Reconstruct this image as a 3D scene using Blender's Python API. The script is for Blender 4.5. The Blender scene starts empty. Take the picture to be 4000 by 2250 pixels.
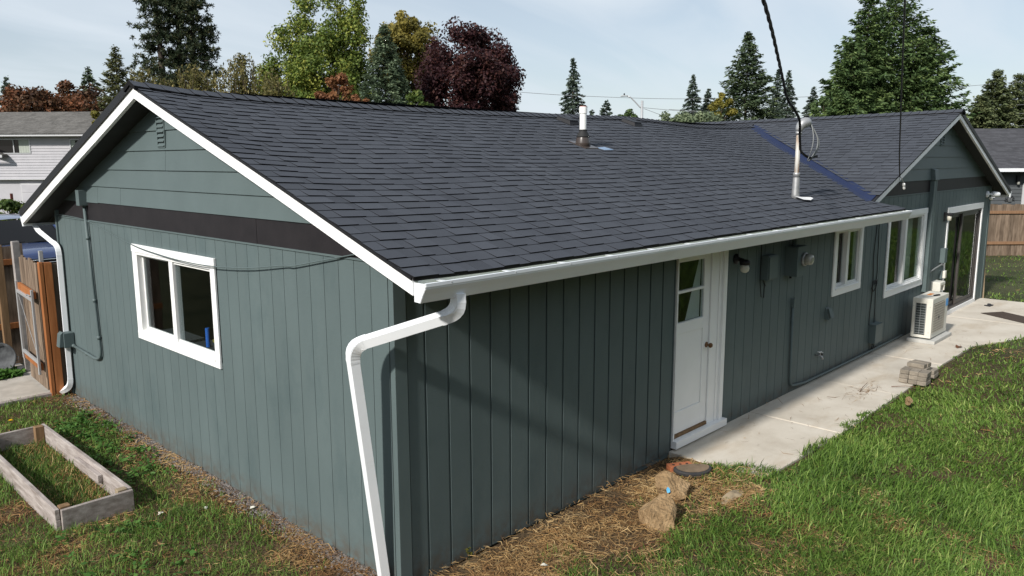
import bpy, math, random
import numpy as np
from mathutils import Vector, Matrix

random.seed(7)
rng = np.random.default_rng(11)
scene = bpy.context.scene
COL = scene.collection
R = math.radians

# ------------------------------------------------------------------ camera
CAM = Vector((-3.3524, -4.3903, 3.1585))
cr = Vector((0.69142, -0.72244, -0.00360)); cf = Vector((0.71275, 0.68224, -0.16271))
cr = (cr - cf * cr.dot(cf)).normalized(); cf.normalize(); cu = cr.cross(cf)
cd = bpy.data.cameras.new('camera'); cam = bpy.data.objects.new('camera', cd); COL.objects.link(cam)
cam.matrix_world = Matrix(((cr.x, cu.x, -cf.x, CAM.x), (cr.y, cu.y, -cf.y, CAM.y), (cr.z, cu.z, -cf.z, CAM.z), (0, 0, 0, 1)))
cd.sensor_width = 36.0; cd.lens = 36.0 * 3041.8 / 4000.0; cd.clip_start = 0.05; cd.clip_end = 2000
scene.camera = cam

# ------------------------------------------------------------------ light
SUN = Vector((-1.0, -0.118, 0.675)).normalized()       # towards the sun
sd = bpy.data.lights.new('sun', 'SUN'); so = bpy.data.objects.new('sun', sd); COL.objects.link(so)
sd.energy = 5.0; sd.angle = R(3.0); sd.color = (1.0, 0.955, 0.89)
so.rotation_euler = SUN.to_track_quat('Z', 'Y').to_euler()

w = bpy.data.worlds.new('World'); scene.world = w; w.use_nodes = True
nt = w.node_tree; nt.nodes.clear()
def N(t, **k):
    n = nt.nodes.new(t)
    for a, b in k.items(): setattr(n, a, b)
    return n
sky = N('ShaderNodeTexSky', sky_type='NISHITA', sun_disc=False)
sky.sun_elevation = math.asin(SUN.z); sky.sun_rotation = math.atan2(SUN.x, SUN.y) % (2 * math.pi)
sky.air_density = 1.0; sky.dust_density = 0.6; sky.ozone_density = 1.0; sky.altitude = 50
bg1 = N('ShaderNodeBackground'); bg1.inputs[1].default_value = 0.10
bg2 = N('ShaderNodeBackground'); bg2.inputs[0].default_value = (0.80, 0.885, 0.97, 1); bg2.inputs[1].default_value = 0.93
tc = N('ShaderNodeTexCoord'); sep = N('ShaderNodeSeparateXYZ')
ad = N('ShaderNodeMath', operation='ADD'); ad.inputs[1].default_value = 0.22
mx = N('ShaderNodeMath', operation='MAXIMUM'); mx.inputs[1].default_value = 0.05
dv = N('ShaderNodeVectorMath', operation='DIVIDE')
mp = N('ShaderNodeMapping'); mp.inputs['Rotation'].default_value = (0, 0, R(-12)); mp.inputs['Scale'].default_value = (0.55, 1.5, 0.2)
no = N('ShaderNodeTexNoise'); no.inputs['Scale'].default_value = 1.5; no.inputs['Detail'].default_value = 7; no.inputs['Roughness'].default_value = 0.5; no.inputs['Distortion'].default_value = 0.5
rp = N('ShaderNodeValToRGB'); rp.color_ramp.elements[0].position = 0.36; rp.color_ramp.elements[0].color = (.52, .52, .52, 1); rp.color_ramp.elements[1].position = 0.68; rp.color_ramp.elements[1].color = (.93, .93, .93, 1)
mixs = N('ShaderNodeMixShader'); wo = N('ShaderNodeOutputWorld')
L = nt.links.new
L(tc.outputs['Generated'], sep.inputs[0]); L(sep.outputs['Z'], ad.inputs[0]); L(ad.outputs[0], mx.inputs[0])
L(tc.outputs['Generated'], dv.inputs[0])
cmb = N('ShaderNodeCombineXYZ')
for i in range(3): L(mx.outputs[0], cmb.inputs[i])
L(cmb.outputs[0], dv.inputs[1]); L(dv.outputs[0], mp.inputs[0]); L(mp.outputs[0], no.inputs[0]); L(no.outputs[0], rp.inputs[0])
L(sky.outputs[0], bg1.inputs[0]); L(rp.outputs[0], mixs.inputs[0]); L(bg1.outputs[0], mixs.inputs[1]); L(bg2.outputs[0], mixs.inputs[2]); L(mixs.outputs[0], wo.inputs[0])

vs = scene.view_settings
vs.view_transform = 'Standard'; vs.look = 'None'; vs.exposure = 0.0; vs.gamma = 1.0; vs.use_curve_mapping = False

# ------------------------------------------------------------------ materials
MATS = {}
def mat(name, c1, c2=None, c3=None, scale=4.0, stretch=(1, 1, 1), rough=0.75, spec=0.3, bump=0.0, bscale=60.0, bstretch=(1, 1, 1), metal=0.0,
        tone=0.0, dist=0.02, trans=0.0, orand=0.0, detail=5.0, fine=0.0, fscale=300.0, coat=0.0, stain=None, splash=None):
    m = bpy.data.materials.new(name); m.use_nodes = True; t = m.node_tree; b = t.nodes['Principled BSDF']
    l = t.links.new
    b.inputs['Roughness'].default_value = rough; b.inputs['Specular IOR Level'].default_value = spec; b.inputs['Metallic'].default_value = metal
    b.inputs['Coat Weight'].default_value = coat
    co = t.nodes.new('ShaderNodeTexCoord')
    col = None
    if c2 is None:
        rgb = t.nodes.new('ShaderNodeRGB'); rgb.outputs[0].default_value = (*c1, 1); col = rgb.outputs[0]
    else:
        mpn = t.nodes.new('ShaderNodeMapping'); mpn.inputs['Scale'].default_value = stretch
        nz = t.nodes.new('ShaderNodeTexNoise'); nz.inputs['Scale'].default_value = scale; nz.inputs['Detail'].default_value = detail; nz.inputs['Roughness'].default_value = 0.6
        rm = t.nodes.new('ShaderNodeValToRGB'); e = rm.color_ramp.elements
        e[0].position = 0.32; e[0].color = (*c1, 1); e[1].position = 0.68; e[1].color = (*c2, 1)
        if c3: x = e.new(0.5); x.color = (*c3, 1)
        l(co.outputs['Object'], mpn.inputs[0]); l(mpn.outputs[0], nz.inputs[0]); l(nz.outputs[0], rm.inputs[0]); col = rm.outputs[0]
    def mul(src, amt):
        nonlocal col
        mr = t.nodes.new('ShaderNodeMapRange'); mr.inputs['To Min'].default_value = 1 - amt; mr.inputs['To Max'].default_value = 1 + amt
        l(src, mr.inputs['Value'])
        vm = t.nodes.new('ShaderNodeVectorMath'); vm.operation = 'SCALE'; l(col, vm.inputs[0]); l(mr.outputs[0], vm.inputs['Scale']); col = vm.outputs[0]
    if tone:
        at = t.nodes.new('ShaderNodeAttribute'); at.attribute_name = 'tone'; mul(at.outputs['Fac'], tone)
    if orand:
        oi = t.nodes.new('ShaderNodeObjectInfo'); mul(oi.outputs['Random'], orand)
    if fine:
        fn = t.nodes.new('ShaderNodeTexNoise'); fn.inputs['Scale'].default_value = fscale; fn.inputs['Detail'].default_value = 2
        l(co.outputs['Object'], fn.inputs[0]); mul(fn.outputs[0], fine)
    if stain:
        sc_, st_, thr, amt, scol = stain
        sm_ = t.nodes.new('ShaderNodeMapping'); sm_.inputs['Scale'].default_value = st_; sn = t.nodes.new('ShaderNodeTexNoise'); sn.inputs['Scale'].default_value = sc_; sn.inputs['Detail'].default_value = 6; sn.inputs['Roughness'].default_value = .65
        sr = t.nodes.new('ShaderNodeMapRange'); sr.inputs['From Min'].default_value = thr; sr.inputs['From Max'].default_value = thr + .16; sr.inputs['To Max'].default_value = amt
        mxn = t.nodes.new('ShaderNodeMix'); mxn.data_type = 'RGBA'; mxn.blend_type = 'MULTIPLY'; mxn.inputs[7].default_value = (*scol, 1)
        l(co.outputs['Object'], sm_.inputs[0]); l(sm_.outputs[0], sn.inputs[0]); l(sn.outputs[0], sr.inputs[0]); l(sr.outputs[0], mxn.inputs[0]); l(col, mxn.inputs[6]); col = mxn.outputs[2]
    if splash:
        sx = t.nodes.new('ShaderNodeSeparateXYZ'); zr0 = t.nodes.new('ShaderNodeMapRange'); zr0.inputs['From Min'].default_value = splash; zr0.inputs['From Max'].default_value = -.08; zr0.inputs['To Max'].default_value = .95
        sn2 = t.nodes.new('ShaderNodeTexNoise'); sn2.inputs['Scale'].default_value = 9; sn2.inputs['Detail'].default_value = 7; sn2.inputs['Roughness'].default_value = .7
        sb = t.nodes.new('ShaderNodeMath'); sb.operation = 'MULTIPLY'; cr2 = t.nodes.new('ShaderNodeMapRange'); cr2.inputs['From Min'].default_value = .38; cr2.inputs['From Max'].default_value = .62
        mx2 = t.nodes.new('ShaderNodeMix'); mx2.data_type = 'RGBA'; mx2.inputs[7].default_value = (.085, .062, .042, 1)
        l(co.outputs['Object'], sx.inputs[0]); l(sx.outputs['Z'], zr0.inputs[0]); l(co.outputs['Object'], sn2.inputs[0]); l(sn2.outputs[0], cr2.inputs[0]); l(zr0.outputs[0], sb.inputs[0]); l(cr2.outputs[0], sb.inputs[1]); l(sb.outputs[0], mx2.inputs[0]); l(col, mx2.inputs[6]); col = mx2.outputs[2]
    l(col, b.inputs['Base Color'])
    if bump:
        bm_ = t.nodes.new('ShaderNodeMapping'); bm_.inputs['Scale'].default_value = bstretch
        bn = t.nodes.new('ShaderNodeTexNoise'); bn.inputs['Scale'].default_value = bscale; bn.inputs['Detail'].default_value = 4
        bp = t.nodes.new('ShaderNodeBump'); bp.inputs['Strength'].default_value = bump; bp.inputs['Distance'].default_value = dist
        l(co.outputs['Object'], bm_.inputs[0]); l(bm_.outputs[0], bn.inputs[0]); l(bn.outputs[0], bp.inputs['Height']); l(bp.outputs[0], b.inputs['Normal'])
    if trans:
        out = t.nodes['Material Output']; tr = t.nodes.new('ShaderNodeBsdfTranslucent'); ms = t.nodes.new('ShaderNodeMixShader'); ms.inputs[0].default_value = trans
        l(col, tr.inputs[0]); l(b.outputs[0], ms.inputs[1]); l(tr.outputs[0], ms.inputs[2]); l(ms.outputs[0], out.inputs[0])
    MATS[name] = m
    return m

def foliage(name, ramp, rough=0.6, trans=0.3, spec=0.25):
    m = bpy.data.materials.new(name); m.use_nodes = True; t = m.node_tree; b = t.nodes['Principled BSDF']; l = t.links.new
    at = t.nodes.new('ShaderNodeAttribute'); at.attribute_name = 'tone'
    rm = t.nodes.new('ShaderNodeValToRGB'); e = rm.color_ramp.elements
    for i, (p, c) in enumerate(ramp):
        x = e[i] if i < 2 else e.new(p)
        x.position = p; x.color = (*c, 1)
    l(at.outputs['Fac'], rm.inputs[0]); l(rm.outputs[0], b.inputs['Base Color']); b.inputs['Roughness'].default_value = rough; b.inputs['Specular IOR Level'].default_value = spec
    out = t.nodes['Material Output']; tr = t.nodes.new('ShaderNodeBsdfTranslucent'); ms = t.nodes.new('ShaderNodeMixShader'); ms.inputs[0].default_value = trans
    l(rm.outputs[0], tr.inputs[0]); l(b.outputs[0], ms.inputs[1]); l(tr.outputs[0], ms.inputs[2]); l(ms.outputs[0], out.inputs[0])
    MATS[name] = m; return m

def glass(name, tint=(0.86, 0.9, 0.9), rough=0.02, ior=1.5, wave=0.0):
    m = bpy.data.materials.new(name); m.use_nodes = True; t = m.node_tree; t.nodes.clear(); l = t.links.new
    out = t.nodes.new('ShaderNodeOutputMaterial'); tr = t.nodes.new('ShaderNodeBsdfTransparent'); tr.inputs[0].default_value = (*tint, 1)
    gl = t.nodes.new('ShaderNodeBsdfGlossy'); gl.inputs['Roughness'].default_value = rough
    fr = t.nodes.new('ShaderNodeFresnel'); fr.inputs[0].default_value = ior; ms = t.nodes.new('ShaderNodeMixShader')
    ge = t.nodes.new('ShaderNodeNewGeometry'); iv = t.nodes.new('ShaderNodeMath'); iv.operation = 'SUBTRACT'; iv.inputs[0].default_value = 1.0; l(ge.outputs['Backfacing'], iv.inputs[1])
    mu = t.nodes.new('ShaderNodeMath'); mu.operation = 'MULTIPLY'; l(fr.outputs[0], mu.inputs[0]); l(iv.outputs[0], mu.inputs[1]); m2 = t.nodes.new('ShaderNodeMath'); m2.operation = 'MULTIPLY'; m2.inputs[1].default_value = .9; m2.use_clamp = True; l(mu.outputs[0], m2.inputs[0])
    l(m2.outputs[0], ms.inputs[0]); l(tr.outputs[0], ms.inputs[1]); l(gl.outputs[0], ms.inputs[2]); l(ms.outputs[0], out.inputs[0])
    MATS[name] = m; return m

M = MATS
mat('house_paint', (.088, .118, .120), (.103, .136, .138), scale=1.6, stretch=(1, 1, .5), rough=.62, spec=.35, bump=.35, bscale=38, bstretch=(.25, .25, 5), dist=.004, fine=.06, orand=.035, stain=(2.2, (1, 1, .55), .52, .5, (.70, .76, .78)), splash=.22)
mat('house_paint_smooth', (.089, .119, .121), (.100, .133, .135), scale=2.2, rough=.55, spec=.4, bump=.15, bscale=20, dist=.003)
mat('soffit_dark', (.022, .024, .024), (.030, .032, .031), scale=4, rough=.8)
mat('band_brown', (.013, .011, .013), (.019, .016, .018), scale=5, rough=.6, bump=.2, bscale=30, dist=.003)
mat('white_paint', (.84, .84, .84), (.88, .88, .88), scale=3, rough=.45, spec=.4, bump=.06, bscale=25, dist=.002)
mat('white_metal', (.76, .785, .81), (.80, .82, .845), scale=3, rough=.38, spec=.45, stain=(3.5, (.5, 1, 1.6), .56, .30, (.74, .72, .68)))
mat('white_vinyl', (.76, .765, .75), (.82, .82, .81), scale=4, rough=.4)
mat('gutter_liner', (.30, .34, .20), (.42, .45, .30), scale=3, rough=.8)
mat('shingle', (.050, .055, .067), (.062, .068, .081), scale=1.2, rough=.9, spec=.18, tone=.15, fine=.22, fscale=170, bump=.5, bscale=240, dist=.003)
mat('shingle_edge', (.012, .012, .013), rough=.95, spec=.1)
mat('roof_felt', (.02, .02, .022), rough=.9)
mat('valley_blue', (.008, .015, .050), (.010, .019, .060), scale=3, rough=.6, spec=.25)
mat('black_metal', (.011, .011, .013), rough=.55, spec=.35)
mat('boot_brown', (.055, .042, .036), rough=.3, spec=.6)
mat('rubber', (.018, .018, .019), (.03, .03, .03), scale=8, rough=.7)
mat('pvc', (.82, .82, .80), rough=.35)
mat('red_cap', (.35, .03, .02), rough=.5)
mat('galvanised', (.34, .345, .35), (.50, .50, .50), (.42, .42, .42), scale=9, rough=.45, metal=.6)
mat('rust_pipe', (.30, .17, .09), (.52, .51, .48), (.50, .48, .44), scale=6, stretch=(3, 3, .6), rough=.6, metal=.2)
mat('sealant', (.62, .62, .62), (.8, .8, .8), scale=14, rough=.8)
mat('black_cable', (.010, .010, .010), rough=.5)
mat('grey_cable', (.22, .23, .23), rough=.5)
mat('concrete', (.49, .44, .37), (.615, .565, .49), (.56, .51, .435), scale=1.6, rough=.88, spec=.2, bump=.25, bscale=90, dist=.004, fine=.12, fscale=120, stain=(1.1, (.6, 1.6, 1), .53, .5, (.70, .60, .48)))
mat('concrete_old', (.34, .31, .27), (.46, .42, .37), scale=5, rough=.9, bump=.3, bscale=80, dist=.004, fine=.15)
mat('pad', (.40, .40, .38), (.50, .49, .46), scale=9, rough=.9, bump=.3, bscale=120, dist=.003)
mat('soil', (.055, .036, .022), (.13, .095, .055), (.085, .058, .034), scale=2.2, rough=.95, spec=.1, bump=1.0, bscale=26, dist=.05, fine=.35, fscale=90, detail=8)
mat('gravel', (.10, .09, .085), (.30, .28, .26), (.17, .15, .14), scale=30, rough=.95, bump=.9, bscale=50, dist=.02)
mat('weathered_wood', (.20, .185, .175), (.38, .35, .33), (.29, .265, .25), scale=3, stretch=(1.3, 1.3, 1.3), rough=.85, spec=.2, bump=.5, bscale=20, bstretch=(3, .5, 6), dist=.006, orand=.12, fine=.12)
mat('bed_wood', (.21, .175, .155), (.42, .375, .35), (.31, .27, .25), scale=5, stretch=(2.5, .7, 5), rough=.85, spec=.2, bump=.5, bscale=24, bstretch=(3, .4, 6), dist=.006, orand=.08)
mat('fence_wood', (.105, .073, .052), (.26, .195, .145), (.175, .13, .095), scale=4, stretch=(4, 4, .5), rough=.85, spec=.15, bump=.5, bscale=18, bstretch=(6, 6, .4), dist=.006, orand=.25)
mat('post_wood', (.22, .17, .11), (.34, .27, .18), scale=5, stretch=(3, 3, .4), rough=.85, bump=.3, bscale=22, bstretch=(5, 5, .3), dist=.004)
mat('cedar', (.25, .088, .026), (.37, .145, .05), (.30, .11, .035), scale=4, stretch=(5, 5, .5), rough=.75, bump=.3, bscale=20, bstretch=(6, 6, .4), dist=.004, orand=.12)
mat('cedar_rail', (.20, .11, .06), (.28, .165, .095), scale=4, stretch=(5, 5, .5), rough=.8, bump=.3, bscale=20, dist=.004)
mat('old_post', (.15, .09, .045), (.26, .16, .085), scale=5, stretch=(4, 4, .4), rough=.85, bump=.4, bscale=20, bstretch=(5, 5, .4), dist=.005)
mat('bark', (.045, .035, .028), (.09, .07, .055), scale=5, stretch=(3, 3, .6), rough=.9, bump=.6, bscale=12, dist=.02)
mat('ac_shell', (.66, .64, .57), (.70, .68, .61), scale=3, rough=.45, spec=.4)
mat('ac_dark', (.035, .045, .045), (.06, .07, .07), scale=20, rough=.6)
mat('ac_grill', (.50, .47, .40), rough=.5)
mat('ac_blue', (.10, .35, .75), rough=.5)
mat('wire_grey', (.45, .47, .48), rough=.45, metal=.3)
mat('orange_sticker', (.60, .22, .05), rough=.5)
mat('brass', (.22, .12, .05), (.12, .06, .03), scale=20, rough=.45, metal=.7)
mat('bronze_frame', (.045, .040, .037), (.06, .053, .05), scale=4, rough=.45, spec=.45)
mat('lamp_globe', (.62, .60, .52), rough=.3)
mat('glass_dome', (.30, .30, .27), (.42, .41, .36), scale=30, rough=.12, spec=.7)
mat('curtain_white', (.80, .80, .80), rough=.9, trans=.3)
mat('curtain_green', (.33, .36, .32), (.42, .45, .40), scale=12, stretch=(6, 6, .3), rough=.9)
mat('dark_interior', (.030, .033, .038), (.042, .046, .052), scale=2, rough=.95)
mat('blue_plastic', (.03, .14, .55), rough=.35)
mat('jar_yellow', (.26, .21, .05), rough=.4)
mat('jar_white', (.5, .48, .42), rough=.4)
mat('rock', (.21, .135, .068), (.41, .285, .16), (.30, .20, .105), scale=7, rough=.9, bump=1.0, bscale=34, dist=.03, fine=.25, fscale=60)
mat('brick_red', (.38, .12, .055), (.46, .17, .08), scale=14, rough=.85, bump=.3, bscale=70, dist=.004)
mat('slate_disc', (.025, .026, .03), (.05, .048, .047), scale=12, rough=.6)
mat('slate_top', (.12, .09, .06), (.22, .16, .11), scale=9, rough=.8)
mat('flash_blue', (.16, .25, .38), (.26, .34, .46), scale=12, rough=.5)
mat('paint_chip', (.06, .33, .62), (.2, .55, .75), scale=60, rough=.6)
mat('paver', (.20, .175, .145), (.33, .29, .235), (.27, .235, .19), scale=11, rough=.92, bump=.4, bscale=90, dist=.004, orand=.18)
mat('doormat', (.050, .036, .028), (.075, .055, .042), scale=40, rough=.98, bump=.7, bscale=150, dist=.004)
mat('leaf_brown', (.14, .06, .03), rough=.8)
mat('dark_scrap', (.03, .03, .035), rough=.7)
mat('zinc_tub', (.035, .038, .042), (.10, .105, .11), (.055, .058, .062), scale=8, rough=.75)
mat('car_paint', (.016, .034, .115), (.019, .040, .13), scale=2, rough=.22, spec=.6, coat=.8)
mat('car_dark', (.008, .008, .009), rough=.5)
mat('chrome', (.75, .76, .78), rough=.12, metal=1.0)
mat('tyre', (.015, .015, .015), rough=.85)
mat('nb_white', (.40, .395, .42), (.45, .44, .465), scale=2, rough=.7)
mat('nb_trim', (.50, .50, .51), rough=.6)
mat('nb_roof', (.10, .096, .09), (.165, .158, .148), (.13, .124, .116), scale=4, stretch=(2, 2, 6), rough=.95, spec=.1, bump=.5, bscale=14, bstretch=(1, 1, 3), dist=.02, tone=.18, fine=.25, fscale=12)
mat('nb_gray', (.075, .082, .088), (.088, .096, .102), scale=2, rough=.75, orand=.04)
mat('nb_roof_dark', (.060, .060, .066), (.080, .080, .088), scale=5, rough=.92, spec=.15, tone=.2, fine=.25, fscale=14)
mat('street_metal', (.46, .47, .48), rough=.45, metal=.4)
mat('wire_far', (.16, .165, .17), rough=.6)
mat('red_post', (.11, .03, .024), rough=.8)
mat('yellow_petal', (.78, .52, .01), rough=.7)
mat('chip_white', (.62, .60, .52), rough=.8)
glass('pane_glass'); glass('pane_dark', tint=(.55, .58, .57))
foliage('grass_blade', [(0, (.038, .074, .013)), (1, (.31, .39, .105)), (.35, (.082, .158, .025)), (.7, (.150, .255, .043))], trans=.25, spec=.3)
foliage('dry_blade', [(0, (.10, .045, .018)), (1, (.62, .45, .23)), (.4, (.27, .145, .058)), (.75, (.46, .29, .12))], trans=.12, rough=.8)
foliage('weed_leaf', [(0, (.03, .085, .015)), (1, (.13, .25, .05)), (.5, (.07, .16, .03))], trans=.25)
FOL = {
 'pine': [(0, (0.022, 0.034, 0.019)), (1, (0.133, 0.117, 0.055)), (.5, (0.046, 0.066, 0.031))],
 'fir': [(0, (0.036, 0.061, 0.031)), (1, (0.137, 0.174, 0.077)), (.5, (0.073, 0.106, 0.055))],
 'firblue': [(0, (0.047, 0.073, 0.055)), (1, (0.161, 0.202, 0.139)), (.5, (0.090, 0.122, 0.092))],
 'cypress': [(0, (0.052, 0.070, 0.026)), (1, (0.192, 0.182, 0.078)), (.5, (0.104, 0.115, 0.046))],
 'redmaple': [(0, (0.042, 0.021, 0.013)), (1, (0.273, 0.105, 0.047)), (.4, (0.105, 0.055, 0.025)), (.75, (0.179, 0.069, 0.032))],
 'pear': [(0, (0.067, 0.074, 0.023)), (1, (0.333, 0.259, 0.100)), (.5, (0.159, 0.147, 0.049))],
 'tulip': [(0, (0.057, 0.090, 0.017)), (1, (0.389, 0.390, 0.079)), (.45, (0.137, 0.196, 0.038)), (.8, (0.251, 0.277, 0.055))],
 'orange': [(0, (0.110, 0.044, 0.020)), (1, (0.374, 0.187, 0.083)), (.5, (0.220, 0.094, 0.042))],
 'sequoia': [(0, (0.053, 0.082, 0.050)), (1, (0.226, 0.276, 0.159)), (.5, (0.111, 0.155, 0.090))],
 'olive': [(0, (0.072, 0.066, 0.015)), (1, (0.326, 0.259, 0.055)), (.5, (0.175, 0.151, 0.032))],
 'purple': [(0, (0.018, 0.007, 0.010)), (1, (0.106, 0.045, 0.035)), (.5, (0.043, 0.015, 0.018)), (.8, (0.073, 0.027, 0.022))],
 'shrub': [(0, (0.033, 0.066, 0.015)), (1, (0.176, 0.209, 0.050)), (.5, (0.083, 0.127, 0.028))],
 'yellow': [(0, (0.088, 0.083, 0.013)), (1, (0.286, 0.242, 0.044)), (.5, (0.171, 0.154, 0.026))],
 'bush': [(0, (0.039, 0.072, 0.022)), (1, (0.121, 0.176, 0.066)), (.5, (0.072, 0.116, 0.040))],
 'juniper': [(0, (0.083, 0.117, 0.062)), (1, (0.275, 0.317, 0.186)), (.5, (0.158, 0.199, 0.110))],
 'cedar': [(0, (0.037, 0.071, 0.026)), (1, (0.186, 0.251, 0.084)), (.5, (0.086, 0.139, 0.048))],
 'arbor': [(0, (0.053, 0.075, 0.032)), (1, (0.205, 0.223, 0.098)), (.5, (0.110, 0.136, 0.061))],
}
for k, v in FOL.items(): foliage('leaf_' + k, v, trans=.22 if k in ('fir', 'firblue', 'pine', 'cedar', 'sequoia', 'arbor', 'cypress') else .32)

# ------------------------------------------------------------------ builders
def tag(o, label=None, cat=None, group=None, kind=None):
    if label: o['label'] = label
    if cat: o['category'] = cat
    if group: o['group'] = group
    if kind: o['kind'] = kind
    return o

def empty(name, loc=(0, 0, 0), rz=0.0, label=None, cat=None, group=None):
    o = bpy.data.objects.new(name, None); COL.objects.link(o); o.location = loc; o.rotation_euler = (0, 0, rz); o.empty_display_size = .1
    return tag(o, label, cat, group)

class MB:
    def __init__(s): s.v = []; s.f = []; s.m = []; s.t = []
    def face(s, pts, mi=0, t=.5):
        b = len(s.v); s.v += [tuple(p) for p in pts]; s.f.append(tuple(range(b, b + len(pts)))); s.m.append(mi); s.t.append(t); return s
    def idx(s, verts, faces, mi=0, t=.5):
        b = len(s.v); s.v += [tuple(p) for p in verts]
        for f in faces: s.f.append(tuple(b + i for i in f)); s.m.append(mi); s.t.append(t)
        return s
    def hexa(s, p, mi=0, t=.5):     # 8 points: bottom ring 0-3 (ccw from above), top ring 4-7
        return s.idx(p, [(3, 2, 1, 0), (4, 5, 6, 7), (0, 1, 5, 4), (1, 2, 6, 5), (2, 3, 7, 6), (3, 0, 4, 7)], mi, t)
    def box(s, x0, x1, y0, y1, z0, z1, mi=0, t=.5):
        return s.hexa([(x0, y0, z0), (x1, y0, z0), (x1, y1, z0), (x0, y1, z0), (x0, y0, z1), (x1, y0, z1), (x1, y1, z1), (x0, y1, z1)], mi, t)
    def bar(s, p, q, wd, ht, up=(0, 0, 1), mi=0):
        p = Vector(p); q = Vector(q); d = (q - p).normalized(); u = Vector(up); a = d.cross(u).normalized(); u = a.cross(d)
        a = a * wd / 2; u = u * ht / 2
        return s.hexa([p - a - u, p + a - u, q + a - u, q - a - u, p - a + u, p + a + u, q + a + u, q - a + u], mi)
    def tube(s, pts, r, n=8, mi=0, caps=True):
        pts = [Vector(p) for p in pts]; rs = r if isinstance(r, (list, tuple)) else [r] * len(pts)
        rings = []; prev = None
        for i, p in enumerate(pts):
            d = (pts[min(i + 1, len(pts) - 1)] - pts[max(i - 1, 0)]).normalized()
            if prev is None:
                ref = Vector((0, 0, 1)) if abs(d.z) < .9 else Vector((1, 0, 0)); a = d.cross(ref).normalized()
            else: a = (prev - d * prev.dot(d)).normalized()
            prev = a; b = d.cross(a)
            rings.append([p + (a * math.cos(2 * math.pi * k / n) + b * math.sin(2 * math.pi * k / n)) * rs[i] for k in range(n)])
        V = [v for rg in rings for v in rg]; F = []
        for i in range(len(rings) - 1):
            for k in range(n): F.append((i * n + k, i * n + (k + 1) % n, (i + 1) * n + (k + 1) % n, (i + 1) * n + k))
        if caps: F.append(tuple(reversed(range(n)))); F.append(tuple(range((len(rings) - 1) * n, len(rings) * n)))
        return s.idx(V, F, mi)
    def lathe(s, prof, n=20, c=(0, 0, 0), axis=(0, 0, 1), mi=0):
        ax = Vector(axis).normalized(); ref = Vector((1, 0, 0)) if abs(ax.x) < .9 else Vector((0, 1, 0)); a = ax.cross(ref).normalized(); b = ax.cross(a); c = Vector(c)
        V = []; F = []
        for r, z in prof:
            for k in range(n): V.append(c + ax * z + (a * math.cos(2 * math.pi * k / n) + b * math.sin(2 * math.pi * k / n)) * max(r, 1e-4))
        for i in range(len(prof) - 1):
            for k in range(n): F.append((i * n + k, i * n + (k + 1) % n, (i + 1) * n + (k + 1) % n, (i + 1) * n + k))
        F.append(tuple(reversed(range(n)))); F.append(tuple(range((len(prof) - 1) * n, len(prof) * n)))
        return s.idx(V, F, mi)
    def prism(s, poly, vec, mi=0):
        n = len(poly); P = [Vector(p) for p in poly]; v = Vector(vec); V = P + [p + v for p in P]
        F = [tuple(reversed(range(n))), tuple(range(n, 2 * n))] + [(i, (i + 1) % n, n + (i + 1) % n, n + i) for i in range(n)]
        return s.idx(V, F, mi)
    def sweep(s, pts, prof, up, mi=0, caps=True):
        pts = [Vector(p) for p in pts]; n = len(prof); V = []; a = None
        for i, p in enumerate(pts):
            d = (pts[min(i + 1, len(pts) - 1)] - pts[max(i - 1, 0)]).normalized()
            a = (Vector(up) - d * Vector(up).dot(d)).normalized()
            b = d.cross(a)
            for (u, w_) in prof: V.append(p + a * u + b * w_)
        F = []
        for i in range(len(pts) - 1):
            for k in range(n): F.append((i * n + k, i * n + (k + 1) % n, (i + 1) * n + (k + 1) % n, (i + 1) * n + k))
        if caps: F.append(tuple(reversed(range(n)))); F.append(tuple(range((len(pts) - 1) * n, len(pts) * n)))
        return s.idx(V, F, mi)
    def build(s, name, mats, parent=None, smooth=False, bevel=0, tone=False, fix=True):
        me = bpy.data.meshes.new(name); me.from_pydata(s.v, [], s.f)
        mats = mats if isinstance(mats, (list, tuple)) else [mats]
        for k in mats: me.materials.append(M[k])
        if len(mats) > 1: me.polygons.foreach_set('material_index', s.m)
        if smooth: me.polygons.foreach_set('use_smooth', [True] * len(s.f))
        if tone: a = me.attributes.new('tone', 'FLOAT', 'FACE'); a.data.foreach_set('value', s.t)
        me.update()
        o = bpy.data.objects.new(name, me); COL.objects.link(o)
        if parent: o.parent = parent
        if bevel:
            b = o.modifiers.new('bevel', 'BEVEL'); b.width = bevel; b.segments = 2; b.limit_method = 'ANGLE'
        return o

def raw_mesh(name, verts, tris, tone, mats, parent=None, mi=None):
    """fast mesh from numpy: verts (n,3), tris (m,3), tone per face"""
    me = bpy.data.meshes.new(name); n = len(verts); m = len(tris)
    me.vertices.add(n); me.vertices.foreach_set('co', np.asarray(verts, np.float32).ravel())
    me.loops.add(m * 3); me.loops.foreach_set('vertex_index', np.asarray(tris, np.int32).ravel())
    me.polygons.add(m); me.polygons.foreach_set('loop_start', np.arange(0, m * 3, 3, dtype=np.int32)); me.polygons.foreach_set('loop_total', np.full(m, 3, np.int32))
    for k in (mats if isinstance(mats, (list, tuple)) else [mats]): me.materials.append(M[k])
    if mi is not None: me.polygons.foreach_set('material_index', np.asarray(mi, np.int32))
    a = me.attributes.new('tone', 'FLOAT', 'FACE'); a.data.foreach_set('value', np.clip(np.asarray(tone, np.float32), 0, 1))
    me.update(calc_edges=True); me.validate()
    o = bpy.data.objects.new(name, me); COL.objects.link(o)
    if parent: o.parent = parent
    return o

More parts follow.
